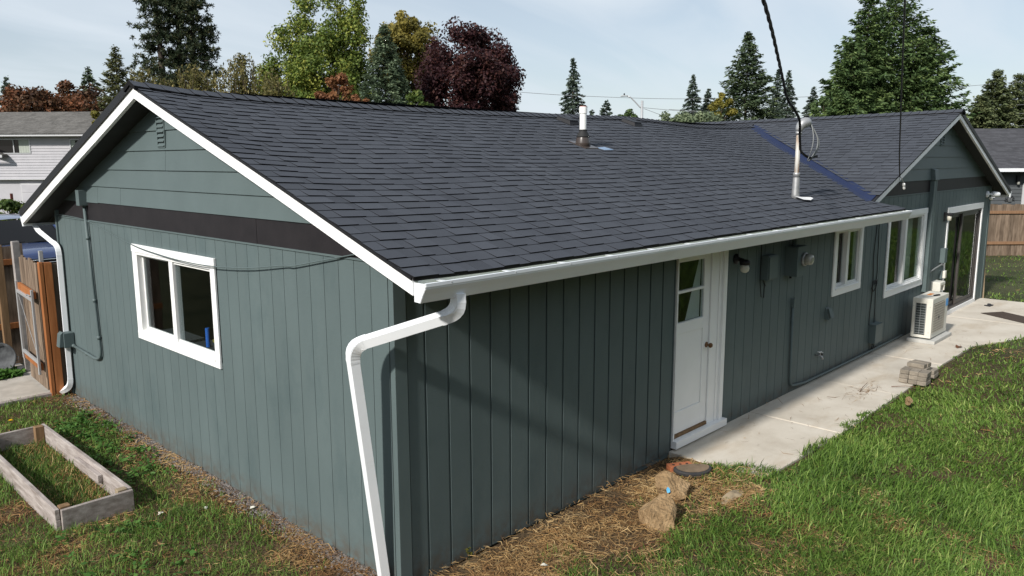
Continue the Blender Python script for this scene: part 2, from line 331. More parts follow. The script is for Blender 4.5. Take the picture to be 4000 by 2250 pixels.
def vnoise(x, y, seed=0):
    """smooth value noise in [0,1]"""
    x = np.asarray(x, float); y = np.asarray(y, float)
    xi = np.floor(x).astype(np.int64); yi = np.floor(y).astype(np.int64); fx = x - xi; fy = y - yi
    fx = fx * fx * (3 - 2 * fx); fy = fy * fy * (3 - 2 * fy)
    def h(a, b):
        n = (a * 374761393 + b * 668265263 + seed * 144269) & 0x7fffffff
        n = ((n ^ (n >> 13)) * 1274126177) & 0x7fffffff
        return ((n ^ (n >> 16)) & 0xffff) / 65535.0
    return (h(xi, yi) * (1 - fx) + h(xi + 1, yi) * fx) * (1 - fy) + (h(xi, yi + 1) * (1 - fx) + h(xi + 1, yi + 1) * fx) * fy
def fbm(x, y, seed=0): return .55 * vnoise(x, y, seed) + .3 * vnoise(x * 2.1, y * 2.1, seed + 1) + .15 * vnoise(x * 4.3, y * 4.3, seed + 2)

# ------------------------------------------------------------------ ground
GZ = -0.035
def gz(x, y):
    x = np.asarray(x, float); y = np.asarray(y, float)
    near = np.clip(1 - np.hypot(x - 6, y) / 40, 0, 1)
    h = (fbm(x * 1.4, y * 1.4, 3) - .5) * .05 * near
    keep = np.clip(np.minimum(np.abs(y), 1) * 2, 0, 1)
    lawn = np.clip((-y - 1.15) / .5, 0, 1) * np.clip((x - 2) / 2, 0, 1) * .035
    apron = np.exp(-((x - 3.45) / .45) ** 2 - ((y + .7) / .6) ** 2) * .035
    return GZ + h * keep + lawn + apron
xs = np.unique(np.concatenate([np.linspace(-400, -10, 14), np.linspace(-10, 30, 150), np.linspace(30, 600, 20)]))
ys = np.unique(np.concatenate([np.linspace(-400, -12, 14), np.linspace(-12, 22, 130), np.linspace(22, 600, 20)]))
GX, GY = np.meshgrid(xs, ys); ZZ = gz(GX, GY)
on_slab = (GY > -1.12) & (GY < 0.2) & (GX > 3.72) & (GX < 17.0) | (GX > 11.4) & (GX < 16.9) & (GY > -1.6) & (GY < 0)
inside = (GX > .05) & (GX < 16.7) & (GY > .05) & (GY < 7.2)
ZZ = np.where(on_slab, np.minimum(ZZ, -.022), ZZ); ZZ = np.where(inside, GZ - .09, ZZ)
nx, ny = len(xs), len(ys)
verts = np.stack([GX.ravel(), GY.ravel(), ZZ.ravel()], 1)
ii = (np.arange(ny - 1)[:, None] * nx + np.arange(nx - 1)[None, :]).ravel()
tris = np.concatenate([np.stack([ii, ii + 1, ii + nx + 1], 1), np.stack([ii, ii + nx + 1, ii + nx], 1)])
_t = M['soil'].node_tree; _b = _t.nodes['Principled BSDF']; _src = _b.inputs['Base Color'].links[0].from_socket
_co = _t.nodes.new('ShaderNodeTexCoord'); _dn = _t.nodes.new('ShaderNodeVectorMath'); _dn.operation = 'DISTANCE'; _dn.inputs[1].default_value = (2.0, .5, 0)
_mr = _t.nodes.new('ShaderNodeMapRange'); _mr.inputs['From Min'].default_value = 7.0; _mr.inputs['From Max'].default_value = 10.5
_mx = _t.nodes.new('ShaderNodeMix'); _mx.data_type = 'RGBA'; _nz = _t.nodes.new('ShaderNodeTexNoise'); _nz.inputs['Scale'].default_value = .7; _nz.inputs['Detail'].default_value = 8
_rm = _t.nodes.new('ShaderNodeValToRGB'); _rm.color_ramp.elements[0].position = .35; _rm.color_ramp.elements[0].color = (.046, .054, .026, 1); _rm.color_ramp.elements[1].position = .7; _rm.color_ramp.elements[1].color = (.092, .094, .050, 1)
_t.links.new(_co.outputs['Object'], _dn.inputs[0]); _t.links.new(_dn.outputs['Value'], _mr.inputs[0]); _t.links.new(_mr.outputs[0], _mx.inputs[0]); _t.links.new(_co.outputs['Object'], _nz.inputs[0]); _t.links.new(_nz.outputs[0], _rm.inputs[0])
_t.links.new(_src, _mx.inputs[6]); _t.links.new(_rm.outputs[0], _mx.inputs[7]); _t.links.new(_mx.outputs[2], _b.inputs['Base Color'])
g = raw_mesh('ground', verts, tris, np.full(len(tris), .5), 'soil'); tag(g, kind='structure')
g.data.polygons.foreach_set('use_smooth', [True] * len(tris))

# concrete walkway and patio, cast in separate slabs
walk = MB().box(3.8, 16.5, -1.0, -.1, -.17, -.12).build('walkway', 'soil'); tag(walk, kind='structure')
def slab(poly, parent, z=0.0, m='concrete'):
    b = MB(); b.prism([(x, y, z - .11) for x, y in poly], (0, 0, .11)); return b.build('concrete_slab', m, parent, bevel=.008)
slab([(3.66, -.78), (3.80, -1.10), (5.56, -1.16), (5.56, -.004), (3.70, -.004)], walk, -.002)
slab([(5.572, -1.16), (7.60, -1.14), (7.60, -.004), (5.572, -.004)], walk, .000)
slab([(7.612, -1.14), (9.72, -1.10), (9.72, -.004), (7.612, -.004)], walk, -.003)
slab([(9.732, -1.10), (11.48, -1.12), (11.48, -.004), (9.732, -.004)], walk, .001)
patio = MB().box(11.6, 16.4, -1.4, -.1, -.17, -.12).build('patio', 'soil'); tag(patio, kind='structure')
slab([(11.49, -1.12), (12.6, -1.58), (13.95, -1.72), (13.95, -.004), (11.49, -.004)], patio, -.001)
slab([(13.962, -1.78), (16.72, -1.80), (16.72, -.004), (13.962, -.004)], patio, .001)

# ------------------------------------------------------------------ the house
house = empty('house', (0, 0, 0), label='low ranch house with grey-green siding, white trim and dark shingle roof', cat='house')
Lg = 7.2616; XE = 16.74; ZB = 2.44                 # gable width, long wall, band bottom
def split(z0, z1, holes):
    segs = [(z0, z1)]
    for a, b in holes:
        ns = []
        for s, e in segs:
            if b <= s or a >= e: ns.append((s, e)); continue
            if a > s: ns.append((s, a))
            if b < e: ns.append((b, e))
        segs = ns
    return [(a, b) for a, b in segs if b - a > .03]

# gable wall (faces -x): y range, openings (y0,y1,z0,z1)
GW = (2.76, 4.60, 1.245, 2.165)
gable = MB()
for y0, y1, z0, z1 in ((0, GW[0], -.05, ZB), (GW[1], Lg, -.05, ZB), (GW[0], GW[1], -.05, GW[2]), (GW[0], GW[1], GW[3], ZB)): gable.box(.0, .10, y0, y1, z0, z1)
gable.prism([(.0, -.02, ZB), (.0, Lg + .02, ZB), (.0, Lg / 2, 3.76)], (.10, 0, 0))
gable = gable.build('gable_wall', 'house_paint_smooth', house)
def zbot(y): return -.075 + .055 * y / Lg
y = .036; k = 0
while y < Lg - .03:
    a = y + .0028; b = min(y + .2032, Lg - .03) - .0028
    for z0, z1 in split(zbot((a + b) / 2), ZB - .004, [(GW[2] - .02, GW[3] + .02)] if b > GW[0] - .05 and a < GW[1] + .05 else []):
        aa, bb = a, b
        if z0 < 1.2 and z1 > 1.3 or True:
            pass
        MB().box(-.011, -.001, aa, bb, z0, z1).build('siding_board', 'house_paint', gable, bevel=.0015)
    y += .2032; k += 1
# brown band and lap boards of the gable
bn = MB(); bn.box(-.016, -.0015, .16, 1.86, ZB + .002, 2.685); bn.box(-.0175, -.0015, 1.864, Lg - .13, ZB + .002, 2.685)
bn.build('band_board', 'band_brown', house)
MB().box(-.022, -.0015, .2, Lg - .2, ZB - .012, ZB + .004).build('band_drip_strip', 'house_paint_smooth', house)
def gable_hw(z, apex=3.80, slope=.35): return (apex - z) / slope
laps = [2.668, 2.863, 3.062, 3.264, 3.462, 3.66]
cuts = [[5.62, 4.9], [], [3.62], [], [], []]
for i in range(len(laps)):
    z0 = laps[i]; z1 = (laps[i + 1] if i + 1 < len(laps) else 3.78) + .012
    c = Lg / 2; lo = c - gable_hw(z0); hi = c + gable_hw(z0); edges = [lo] + sorted(q for q in cuts[i] if q < hi) + [hi]
    for a, b in zip(edges[:-1], edges[1:]):
        dz = -.006 if (i == 0 and b == edges[-1]) else 0
        pts = []
        y0b, y1b = a + (.0 if a == lo else .0025), b - (.0 if b == hi else .0025)
        y0t = max(y0b, c - gable_hw(z1)); y1t = min(y1b, c + gable_hw(z1))
        if y1t < y0t: y0t = y1t = (y0b + y1b) / 2
        xo, xi_ = -.030, -.014
        MB().hexa([(xo, y0b, z0 + dz), (-.001, y0b, z0 + dz), (-.001, y1b, z0 + dz), (xo, y1b, z0 + dz), (xi_, y0t, z1), (-.001, y0t, z1), (-.001, y1t, z1), (xi_, y1t, z1)]).build('lap_board', 'house_paint_smooth', gable)
# gable vent with louvre blades
vent = MB().box(-.036, -.012, 3.57, 3.585, 3.29, 3.645).box(-.036, -.012, 3.745, 3.76, 3.29, 3.60).box(-.034, -.012, 3.585, 3.745, 3.285, 3.30).build('gable_vent', 'house_paint_smooth', house)
for i in range(7):
    z = 3.30 + i * .047
    MB().hexa([(-.045, 3.586, z), (-.015, 3.586, z + .035), (-.015, 3.744, z + .035), (-.045, 3.744, z), (-.045, 3.586, z + .006), (-.015, 3.586, z + .041), (-.015, 3.744, z + .041), (-.045, 3.744, z + .006)]).build('louvre', 'house_paint_smooth', vent)
# far corner board
MB().box(-.030, .05, Lg - .028, Lg + .02, -.03, 2.58).build('corner_board', 'house_paint_smooth', house)
MB().box(-.012, .101, -.026, .030, -.09, 2.40).build('corner_board', 'house_paint_smooth', house, bevel=.003)
# interior
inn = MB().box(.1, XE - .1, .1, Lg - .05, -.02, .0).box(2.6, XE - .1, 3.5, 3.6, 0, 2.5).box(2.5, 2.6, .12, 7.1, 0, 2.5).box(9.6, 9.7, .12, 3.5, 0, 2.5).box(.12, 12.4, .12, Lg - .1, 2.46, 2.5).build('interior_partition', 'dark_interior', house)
MB().box(0, XE, Lg - .1, Lg, -.03, 2.5).box(XE - .1, XE, .1, Lg - .1, -.03, 2.6).box(8.4, XE, 7.26, 7.36, -.03, 2.5).build('rear_wall', 'house_paint_smooth', house)

# long wall (faces -y): openings x0,x1,z0,z1
OPEN = [(3.745, 4.815, -.10, 2.215), (8.05, 8.96, 1.26, 2.13), (10.24, 12.05, .965, 2.18), (13.55, 16.05, -.10, 2.13)]
TRIM = [(3.735, 4.825, -.2, 2.225), (7.955, 9.045, 1.17, 2.165), (10.172, 12.167, .858, 2.26), (13.50, 16.10, -.2, 2.195)]
long_wall = MB()
xprev = .0
for x0, x1, z0, z1 in OPEN:
    long_wall.box(xprev, x0, .0, .10, -.07, 2.545)
    if z0 > 0: long_wall.box(x0, x1, .0, .10, -.07, z0)
    long_wall.box(x0, x1, .0, .10, z1, 2.545); xprev = x1
long_wall.box(xprev, XE, .0, .10, -.07, 2.545)
long_wall = long_wall.build('long_wall', 'house_paint_smooth', house)
x = .104
bots = lambda x: -.075 + .065 * min(x / 3.7, 1)
i = 0
while x < XE - .05:
    wch = .0105 if x < 3.7 else .0045
    pitch = .229 if i else .175
    a = x + wch; b = min(x + pitch, XE - .02) - wch
    top = 2.53 if x > 8.6 else 2.46
    segs = [(bots(x), top, a, b)]
    for X0, X1, z0, z1 in TRIM:
        out = []
        for s, e, aa, bb in segs:
            if bb <= X0 or aa >= X1: out.append((s, e, aa, bb)); continue
            mid0, mid1 = max(aa, X0), min(bb, X1)
            if aa < X0: out.append((s, e, aa, X0 - .001))
            if bb > X1: out.append((s, e, X1 + .001, bb))
            for s2, e2 in split(s, e, [(z0 + .012, z1 - .012)]): out.append((s2, e2, mid0, mid1))
        segs = out
    for s, e, aa, bb in segs:
        if bb - aa > .012: MB().box(aa, bb, -.012, -.0008, s, e).build('siding_board', 'house_paint', long_wall, bevel=.0018)
    x += pitch; i += 1

# ---- windows and doors (trim > frame, panes)
def xbox(b, x0, x1, d0, d1, z0, z1, ax):     # d = outward distance from wall face
    if ax == 'y': b.box(x0, x1, -d1, -d0, z0, z1)
    else: b.box(-d1, -d0, x0, x1, z0, z1)
    return b
def frame_rect(b, x0, x1, z0, z1, t, d0, d1, ax):
    xbox(b, x0, x1, d0, d1, z1 - t, z1, ax); xbox(b, x0, x1, d0, d1, z0, z0 + t, ax); xbox(b, x0, x0 + t, d0, d1, z0 + t, z1 - t, ax); xbox(b, x1 - t, x1, d0, d1, z0 + t, z1 - t, ax)
def slider_window(name, o, i, mid, ax, panes, head=.085, sillh=.085, side=.075):
    """o outer trim (x0,x1,z0,z1); i inner opening; mid = (m0,m1)"""
    t = MB()
    xbox(t, o[0] - .006, o[1] + .006, .013, .036, o[3] - head, o[3], ax); xbox(t, o[0], o[1], .013, .034, o[2], o[2] + sillh, ax)
    xbox(t, o[0], i[0], .013, .032, o[2] + sillh, o[3] - head, ax); xbox(t, i[1], o[1], .013, .032, o[2] + sillh, o[3] - head, ax)
    win = t.build('window', 'white_paint', house, bevel=.002)
    f = MB(); frame_rect(f, i[0] - .002, i[1] + .002, i[2] - .002, i[3] + .002, .035, -.075, .026, ax); xbox(f, mid[0], mid[1], -.06, .02, i[2] + .03, i[3] - .03, ax)
    fr = f.build('frame', 'white_vinyl', win, bevel=.0015)
    xbox(MB(), i[0], i[1], .027, .046, i[2] - .012, i[2] + .012, ax).build('sill', 'white_paint', win, bevel=.002)
    for (a, b, d) in panes:
        s = MB(); frame_rect(s, a, b, i[2] + .034, i[3] - .034, .028, d - .012, d + .012, ax); s.build('sash', 'white_vinyl', win, bevel=.0015)
        xbox(MB(), a + .02, b - .02, d - .003, d + .003, i[2] + .056, i[3] - .056, ax).build('pane', 'pane_glass', win)
    return win
w1 = slider_window('window', (2.687, 4.681, 1.171, 2.247), GW, (3.655, 3.745), 'x', [(3.74, 4.57, -.045), (2.79, 3.70, -.012)])
tag(w1, label='white sliding window in the sunlit gable wall')
w2 = slider_window('window', (7.948, 9.051, 1.165, 2.170), OPEN[1], (8.44, 8.53), 'y', [(8.08, 8.47, -.045), (8.50, 8.94, -.012)], head=.06, sillh=.10, side=.09)
w3 = slider_window('window', (10.166, 12.173, .8525, 2.2665), OPEN[2], (11.05, 11.15), 'y', [(10.27, 11.09, -.045), (11.11, 12.02, -.012)], head=.09, sillh=.10)
def curtain(x0, x1, z0, z1, w_, y=.16, n=10, m='curtain_green'):
    b = MB()
    for k in range(n):
        a_ = x0 + (x1 - x0) * k / n; c_ = x0 + (x1 - x0) * (k + 1) / n; d0 = .02 * (k % 2); d1 = .02 * ((k + 1) % 2)
        b.face([(a_, y + d0, z0), (c_, y + d1, z0), (c_, y + d1, z1), (a_, y + d0, z1)])
    b.build('curtain', m, w_)
curtain(11.62, 12.02, .98, 2.15, w3); curtain(10.26, 10.42, .98, 2.15, w3); curtain(8.72, 8.95, 1.28, 2.11, w2, n=6)
# things on the inside sill of the gable window
MB().lathe([(.022, 0), (.022, .20)], 14, (.17, 3.36, 1.245)).build('tube', 'blue_plastic'); tag(bpy.data.objects['tube'], 'blue upright tube behind the glass of the gable window', 'tube')
for (yy, rr, hh, m_, lb) in ((3.16, .060, .11, 'jar_yellow', 'wide jar with yellow lid inside the gable window'), (2.93, .05, .09, 'jar_white', 'small pale-lidded jar in the corner of the gable window')):
    j = empty('jar', (.19, yy, 1.245), label=lb, cat='jar')
    MB().lathe([(rr * .9, 0), (rr, .01), (rr, hh * .75), (rr * .85, hh * .8)], 16).build('body', 'dark_interior', j, smooth=True)
    MB().lathe([(rr * .95, hh * .78), (rr * .97, hh), (rr * .6, hh + .003)], 16).build('lid', m_, j)
MB().box(.10, .34, GW[0], GW[1], GW[2] - .03, GW[2] - .002).build('inner_sill', 'dark_interior', house)

# slider door
sl = MB(); o = (13.5, 16.106, -.03, 2.203); i = OPEN[3]
xbox(sl, o[0] - .01, o[1] + .01, .013, .036, 2.085, o[3], 'y'); xbox(sl, o[0], 13.57, .013, .034, -.02, 2.085, 'y'); xbox(sl, 16.03, o[1], .013, .034, -.02, 2.085, 'y'); xbox(sl, 13.57, 16.03, .013, .036, .0, .085, 'y')
sdoor = sl.build('sliding_door', 'white_paint', house, bevel=.002)
f = MB(); frame_rect(f, 13.571, 16.029, .086, 2.084, .045, -.10, .012, 'y'); f.build('frame', 'bronze_frame', sdoor, bevel=.002)
for a, b, d in ((13.62, 14.86, -.075), (14.70, 15.985, -.03)):
    s = MB(); frame_rect(s, a, b, .132, 2.038, .07, d - .018, d + .018, 'y'); s.build('sash', 'bronze_frame', sdoor, bevel=.002)
    xbox(MB(), a + .06, b - .06, d - .003, d + .003, .19, 1.98, 'y').build('pane', 'pane_glass', sdoor)
MB().box(13.58, 14.0, .16, .18, .15, 2.05).build('curtain', 'curtain_green', sdoor)

# door
dt = MB(); xbox(dt, 4.735, 4.815, -.005, .032, .10, 2.21, 'y'); xbox(dt, 3.745, 3.768, -.005, .030, .10, 2.21, 'y'); xbox(dt, 3.768, 4.735, -.005, .030, 2.13, 2.21, 'y')
xbox(dt, 4.50, 4.735, -.05, .006, .10, 2.13, 'y'); xbox(dt, 4.655, 4.69, .0055, .018, .12, 2.12, 'y')
xbox(dt, 3.742, 4.86, -.06, .075, .022, .105, 'y')
door = dt.build('door', 'white_paint', house, bevel=.003); tag(door, label='white half-glazed back door')
d = MB(); X0, X1, D0, D1 = 3.770, 4.495, -.055, -.012
xbox(d, X0, 3.80, D0, D1, .148, 2.125, 'y'); xbox(d, 4.37, X1, D0, D1, .148, 2.125, 'y'); xbox(d, 3.80, 4.37, D0, D1, 2.065, 2.125, 'y'); xbox(d, 3.80, 4.37, D0, D1, 1.725, 1.755, 'y')
xbox(d, 3.80, 4.37, D0, D1, 1.275, 1.40, 'y'); xbox(d, 3.80, 4.37, D0, D1, .148, .40, 'y'); xbox(d, 3.80, 4.37, D0 + .005, D1 - .012, .40, 1.275, 'y')
d.build('door_leaf', 'white_paint', door, bevel=.004)
xbox(MB(), 3.768, 4.50, -.055, .004, .107, .144, 'y').build('threshold', 'old_post', door)
for z0, z1 in ((1.40, 1.725), (1.755, 2.065)): xbox(MB(), 3.80, 4.37, -.036, -.030, z0, z1, 'y').build('pane', 'pane_glass', door)
MB().idx([(4.365, .062, 2.06), (4.32, .060, 2.06), (4.20, .062, 1.75), (4.06, .060, 1.40), (4.36, .062, 1.40), (4.35, .058, 1.7)], [(0, 1, 2, 5), (2, 3, 4, 5)]).build('curtain', 'curtain_white', door)
kn = MB().lathe([(.032, 0), (.032, .008), (.012, .012), (.012, .035), (.026, .045), (.030, .06), (.02, .075), (.001, .078)], 18, (4.455, .012, 1.063), (0, -1, 0)); kn.build('knob', 'brass', door, smooth=True)

# ---- roof geometry
RXp = np.array([-.5, -.27, .175, 1.01, 1.81, 2.75, 4.03, 6.11, 7.79, 8.5, 10.05, 11.36, 12.55, 13.5])
RZp = np.array([3.915, 3.912, 3.885, 3.854, 3.845, 3.833, 3.834, 3.86, 3.888, 3.873, 3.812, 3.832, 3.895, 3.9]) - .045
YR = 3.631; YE = -.590; ZE = 2.414
def ridge_z(x): return float(np.interp(x, RXp, RZp))
SLM = math.hypot(YR - YE, 3.83 - ZE)
def main_pt(x, s, h=0.0):
    t = s / SLM; y = YE + (YR - YE) * t
    z = ZE + (ridge_z(x) - ZE) * t + .006 * math.sin(x * 2.3 + s * 1.3) * t * (1 - t) * 4 + .012 * math.exp(-((x + .28) / .35) ** 2)
    return Vector((x, y - h * .33, z + h * .944))
WA = 12.83; WSX0 = 8.60; WZ0 = 2.515
def wing_ridge(y): return float(np.interp(y, [-.3, .8, 2.1, 3.45, 6, 8], [4.045, 4.03, 4.012, 4.0, 3.985, 3.98])) - .045
SLW = math.hypot(WA - WSX0, 3.97 - WZ0)
def wing_pt(y, s, h=0.0):
    t = s / SLW; x = WSX0 + (WA - WSX0) * t
    z = WZ0 + (wing_ridge(y) - WZ0) * t
    return Vector((x - h * .32, y, z + h * .947))
XR0 = -.285
MSL = (3.83 - ZE) / (YR - YE); WSL = (3.972 - WZ0) / (WA - WSX0)
def xv(y): return WSX0 + (ZE + MSL * (y - YE) - WZ0) / WSL
def yv(x): return YE + (WZ0 + WSL * (x - WSX0) - ZE) / MSL
def main_xmax(y): return xv(y) - .13 if y > -.14 else xv(-.14) - .13 + (-.14 - y) * (9.06 - xv(-.14) + .13) / .45

# deck
deck = MB()
xsd = list(np.linspace(XR0 + .012, 9.0, 28))
def mains(x0, x1, y0, y1, off=-.012):
    pass
for k in range(14):            # front slope deck under the shingles
    s0 = SLM * k / 14; s1 = SLM * (k + 1) / 14
    ya = YE + (YR - YE) * k / 14; yb = YE + (YR - YE) * (k + 1) / 14
    for q in range(30):
        def X(y, q): return XR0 + .01 + (main_xmax(y) + .02 - XR0 - .01) * q / 30
        P = [main_pt(X(ya, q), s0, -.008), main_pt(X(ya, q + 1), s0, -.008), main_pt(X(yb, q + 1), s1, -.008), main_pt(X(yb, q), s1, -.008)]
        deck.hexa([p - Vector((0, 0, .014)) for p in P] + P)
roof = deck.build('roof', 'roof_felt', house)
MB().idx([main_pt(XR0 + .01, SLM, -.01), (XR0 + .01, 2 * YR - YE, ZE + .045), (12.5, 2 * YR - YE, ZE + .03), main_pt(12.5, SLM, -.01)] + [main_pt(XR0 + .01, SLM, -.05), (XR0 + .01, 2 * YR - YE, ZE - .04), (12.5, 2 * YR - YE, ZE - .04), main_pt(12.5, SLM, -.05)], [(0, 3, 2, 1), (4, 5, 6, 7), (0, 1, 5, 4), (1, 2, 6, 5)]).build('rear_slope', 'shingle', house)
WX1 = 2 * WA - WSX0 + .28
wd = MB()
for k in range(16):
    s0 = SLW * k / 16; s1 = SLW * (k + 1) / 16
    x0 = WSX0 + (WA - WSX0) * k / 16; x1 = WSX0 + (WA - WSX0) * (k + 1) / 16
    yA0 = -.36; 
    for ya, yb, c0, c1 in ((-.36, None, 0, 0),):
        e0 = max(min(yv(x0) - .10, 3.75), -.27); e1 = max(min(yv(x1) - .10, 3.75), -.27)
        P = [wing_pt(-.275, s0, -.008), wing_pt(e0, s0, -.008), wing_pt(e1, s1, -.008), wing_pt(-.275, s1, -.008)]
        wd.hexa([p - Vector((0, 0, .012)) for p in (P[3], P[2], P[1], P[0])] + [P[3], P[2], P[1], P[0]])
        f0 = max(2 * YR - yv(x0), 3.6); f1 = max(2 * YR - yv(x1), 3.6)
        P = [wing_pt(f0, s0, -.008), wing_pt(8, s0, -.008), wing_pt(8, s1, -.008), wing_pt(f1, s1, -.008)]
        wd.hexa([p - Vector((0, 0, .012)) for p in (P[3], P[2], P[1], P[0])] + [P[3], P[2], P[1], P[0]])
wing_roof = wd.build('wing_roof', 'roof_felt', house)
zwr = WZ0 - .28 * .345
P = [(WA, -.275, wing_ridge(-.3)), (WA, 8, wing_ridge(8)), (WX1, 8, zwr), (WX1, -.275, zwr)]
MB().idx(P + [(a, b, c - .04) for a, b, c in P], [(0, 3, 2, 1), (4, 5, 6, 7), (0, 4, 7, 3), (3, 7, 6, 2), (2, 6, 5, 1)]).build('far_slope', 'shingle', house)

# shingles: individual tabs; the 300 that show largest are parts of their own
pieces = []
EXPO = .1425
def project(p):
    d = Vector(p) - CAM; zc = d.dot(cf)
    if zc < .1: return None
    return (d.dot(cr) / zc, d.dot(cu) / zc, zc)
def add_piece(fn, u0, u1, s0, s1, th, tone, u2=None):
    u2 = u1 if u2 is None else u2
    jl = random.uniform(-.003, .003)
    lo0 = fn(u0, s0 + jl, th); lo1 = fn(u1, s0 + jl, th); hi1 = fn(u2, s1, .003); hi0 = fn(u0, s1, .003)
    b0 = fn(u0, s0 + jl + .004, -.004); b1 = fn(u1, s0 + jl + .004, -.004); b2 = fn(u2, s1, -.004); b3 = fn(u0, s1, -.004)
    c = project((lo0 + hi1) / 2)
    sc = 0
    if c and abs(c[0]) < .66 and abs(c[1]) < .37: sc = (u1 - u0) / c[2] ** 2
    pieces.append((sc, (lo0, lo1, hi1, hi0, b0, b1, b2, b3), tone))
def course(fn, s0, s1, ua, ub, ub2=None):
    u = ua; tab = random.random() < .5
    while u < ub - .01:
        wd_ = random.uniform(.11, .26) if tab else random.uniform(.07, .20)
        u1 = u + wd_
        if ub - u1 < .05: u1 = ub
        tn = random.gauss(.62, .18) if tab else random.gauss(.40, .16)
        add_piece(fn, u, min(u1, ub) - .0015, s0, s1, .0140 if tab else .0085, tn, ub2 if (ub2 is not None and u1 >= ub) else None)
        u = u1; tab = not tab if random.random() < .85 else tab
n = int(SLM / EXPO) + 1
for k in range(n):
    s0 = k * EXPO - .012; s1 = min(s0 + EXPO + .03, SLM - .005)
    yA = YE + (YR - YE) * s0 / SLM; yB = YE + (YR - YE) * s1 / SLM
    course(main_pt, s0, s1, XR0 + random.uniform(-.004, .004), main_xmax(yA), main_xmax(yB))
n = int(SLW / EXPO) + 1
for k in range(n):
    s0 = k * EXPO - .01; s1 = min(s0 + EXPO + .03, SLW - .005)
    if s1 - s0 < .03: continue
    xx = WSX0 + (WA - WSX0) * (s0 + .06) / SLW
    e = yv(xx) - .12
    eA = yv(WSX0 + (WA - WSX0) * s0 / SLW) - .12; eB = yv(WSX0 + (WA - WSX0) * s1 / SLW) - .12
    if eA > -.24: course(wing_pt, s0, s1, -.285, min(eA, 3.70), min(eB, 3.70))
    ff = max(2 * YR - yv(xx), 3.68)
    if xx > 9.6: course(wing_pt, s0, s1, ff, 8.0)
pieces.sort(key=lambda p: -p[0])
PF = [(0, 1, 2, 3)]; PE = [(4, 5, 1, 0), (5, 6, 2, 1), (7, 4, 0, 3)]
for sc, P, tn in pieces[:300]:
    b = MB(); b.idx(P, PF, 0, tn); b.idx(P, PE, 1, tn); b.build('shingle', ['shingle', 'shingle_edge'], roof, tone=True)
b = MB()
for sc, P, tn in pieces[300:]: b.idx(P, PF, 0, tn); b.idx(P, PE, 1, tn)
tag(b.build('shingle_field', ['shingle', 'shingle_edge'], roof, tone=True), kind='stuff')

# ridge caps, one mesh shared
def cap_mesh(name, slope):
    b = MB(); l = .20; wv = .135
    top = [(0, -wv, -wv * slope - .0), (0, 0, .012), (0, wv, -wv * slope)]; end = [(l, p[1], p[2] - .014) for p in top]
    V = top + end + [(p[0] + .004, p[1], p[2] - .046) for p in top] + [(p[0], p[1], p[2] - .046) for p in end]
    b.idx(V, [(0, 3, 4, 1), (1, 4, 5, 2)], 0); b.idx(V, [(0, 1, 7, 6), (1, 2, 8, 7), (0, 6, 9, 3), (2, 5, 11, 8)], 1)
    return b
cap0 = None; xx = XR0 - .03; step = .147
while xx < 12.28:
    if cap0 is None: o = cap_mesh('ridge_cap', .35).build('ridge_cap', ['shingle', 'shingle_edge'], roof, tone=True); cap0 = o
    else: o = cap0.copy(); COL.objects.link(o)
    z0, z1 = ridge_z(xx), ridge_z(xx + .2)
    o.location = (xx, YR, z0 + .034 + .016 * math.exp(-((xx + .28) / .3) ** 2)); o.rotation_euler = (0, -math.atan2(z1 - z0, .2), 0); xx += step
cap1 = None; yy = 7.9
yy = -.31
while yy < 7.8:
    if cap1 is None: o = cap_mesh('ridge_cap', .345).build('ridge_cap', ['shingle', 'shingle_edge'], wing_roof, tone=True); cap1 = o
    else: o = cap1.copy(); COL.objects.link(o)
    z0, z1 = wing_ridge(yy), wing_ridge(yy + .2)
    o.location = (WA, yy, z0 + .034); o.rotation_euler = (0, -math.atan2(z1 - z0, .2), math.pi / 2)
    yy += step
# valley flashing
b = MB()
for k in range(12):
    def V(y, off):
        x = xv(y) + off; zm = main_pt(min(xv(y), 12.5), (y - YE) / (YR - YE) * SLM, .004).z
        return Vector((x, y, zm + (.006 if off else -.006)))
    y0 = -.24 + (3.60 + .24) * k / 12; y1 = -.24 + (3.60 + .24) * (k + 1) / 12
    for o0, o1 in ((-.20, 0), (0, .20)):
        def W(y, off):
            if off < 0: return main_pt(xv(y) + off, (y - YE) / (YR - YE) * SLM, .009)
            z_m = main_pt(min(xv(y), 12.5), (y - YE) / (YR - YE) * SLM, .010).z
            if off == 0: return Vector((xv(y), y, z_m))
            s = (xv(y) + off - WSX0) / (WA - WSX0) * SLW; p = wing_pt(y, min(s, SLW), .009); return p
        b.face([W(y0, o0), W(y0, o1), W(y1, o1), W(y1, o0)])
vf = b.build('valley_flashing', 'valley_blue', house); sm = vf.modifiers.new('solid', 'SOLIDIFY'); sm.thickness = .003
# rakes (barge boards) of the near gable
def zmain(x, y):
    yy = y if y <= YR else 2 * YR - y
    return main_pt(x, (yy - YE) / (YR - YE) * SLM).z
def barge(pts, x0, x1, h, name='barge_board', m='white_paint', drop=.012):
    b = MB()
    V = []
    for (y, z) in pts: V += [(x0, y, z - drop - h), (x1, y, z - drop - h), (x1, y, z - drop), (x0, y, z - drop)]
    F = [(0, 1, 2, 3)]
    for k in range(len(pts) - 1):
        a = 4 * k; c = a + 4
        for i_ in range(4): F.append((a + i_, c + i_, c + (i_ + 1) % 4, a + (i_ + 1) % 4))
    F.append(tuple(4 * (len(pts) - 1) + i_ for i_ in (3, 2, 1, 0)))
    return b.idx(V, F).build(name, m, house)
yl = np.linspace(YE + .012, YR, 12)
barge([(y, zmain(-.28, y)) for y in yl], -.278, -.240, .108)
barge([(2 * YR - y, zmain(-.28, y)) for y in yl], -.278, -.240, .108)
barge([(y, zmain(-.28, y)) for y in yl], -.292, -.2785, .020, 'drip_edge', 'black_metal', .0)
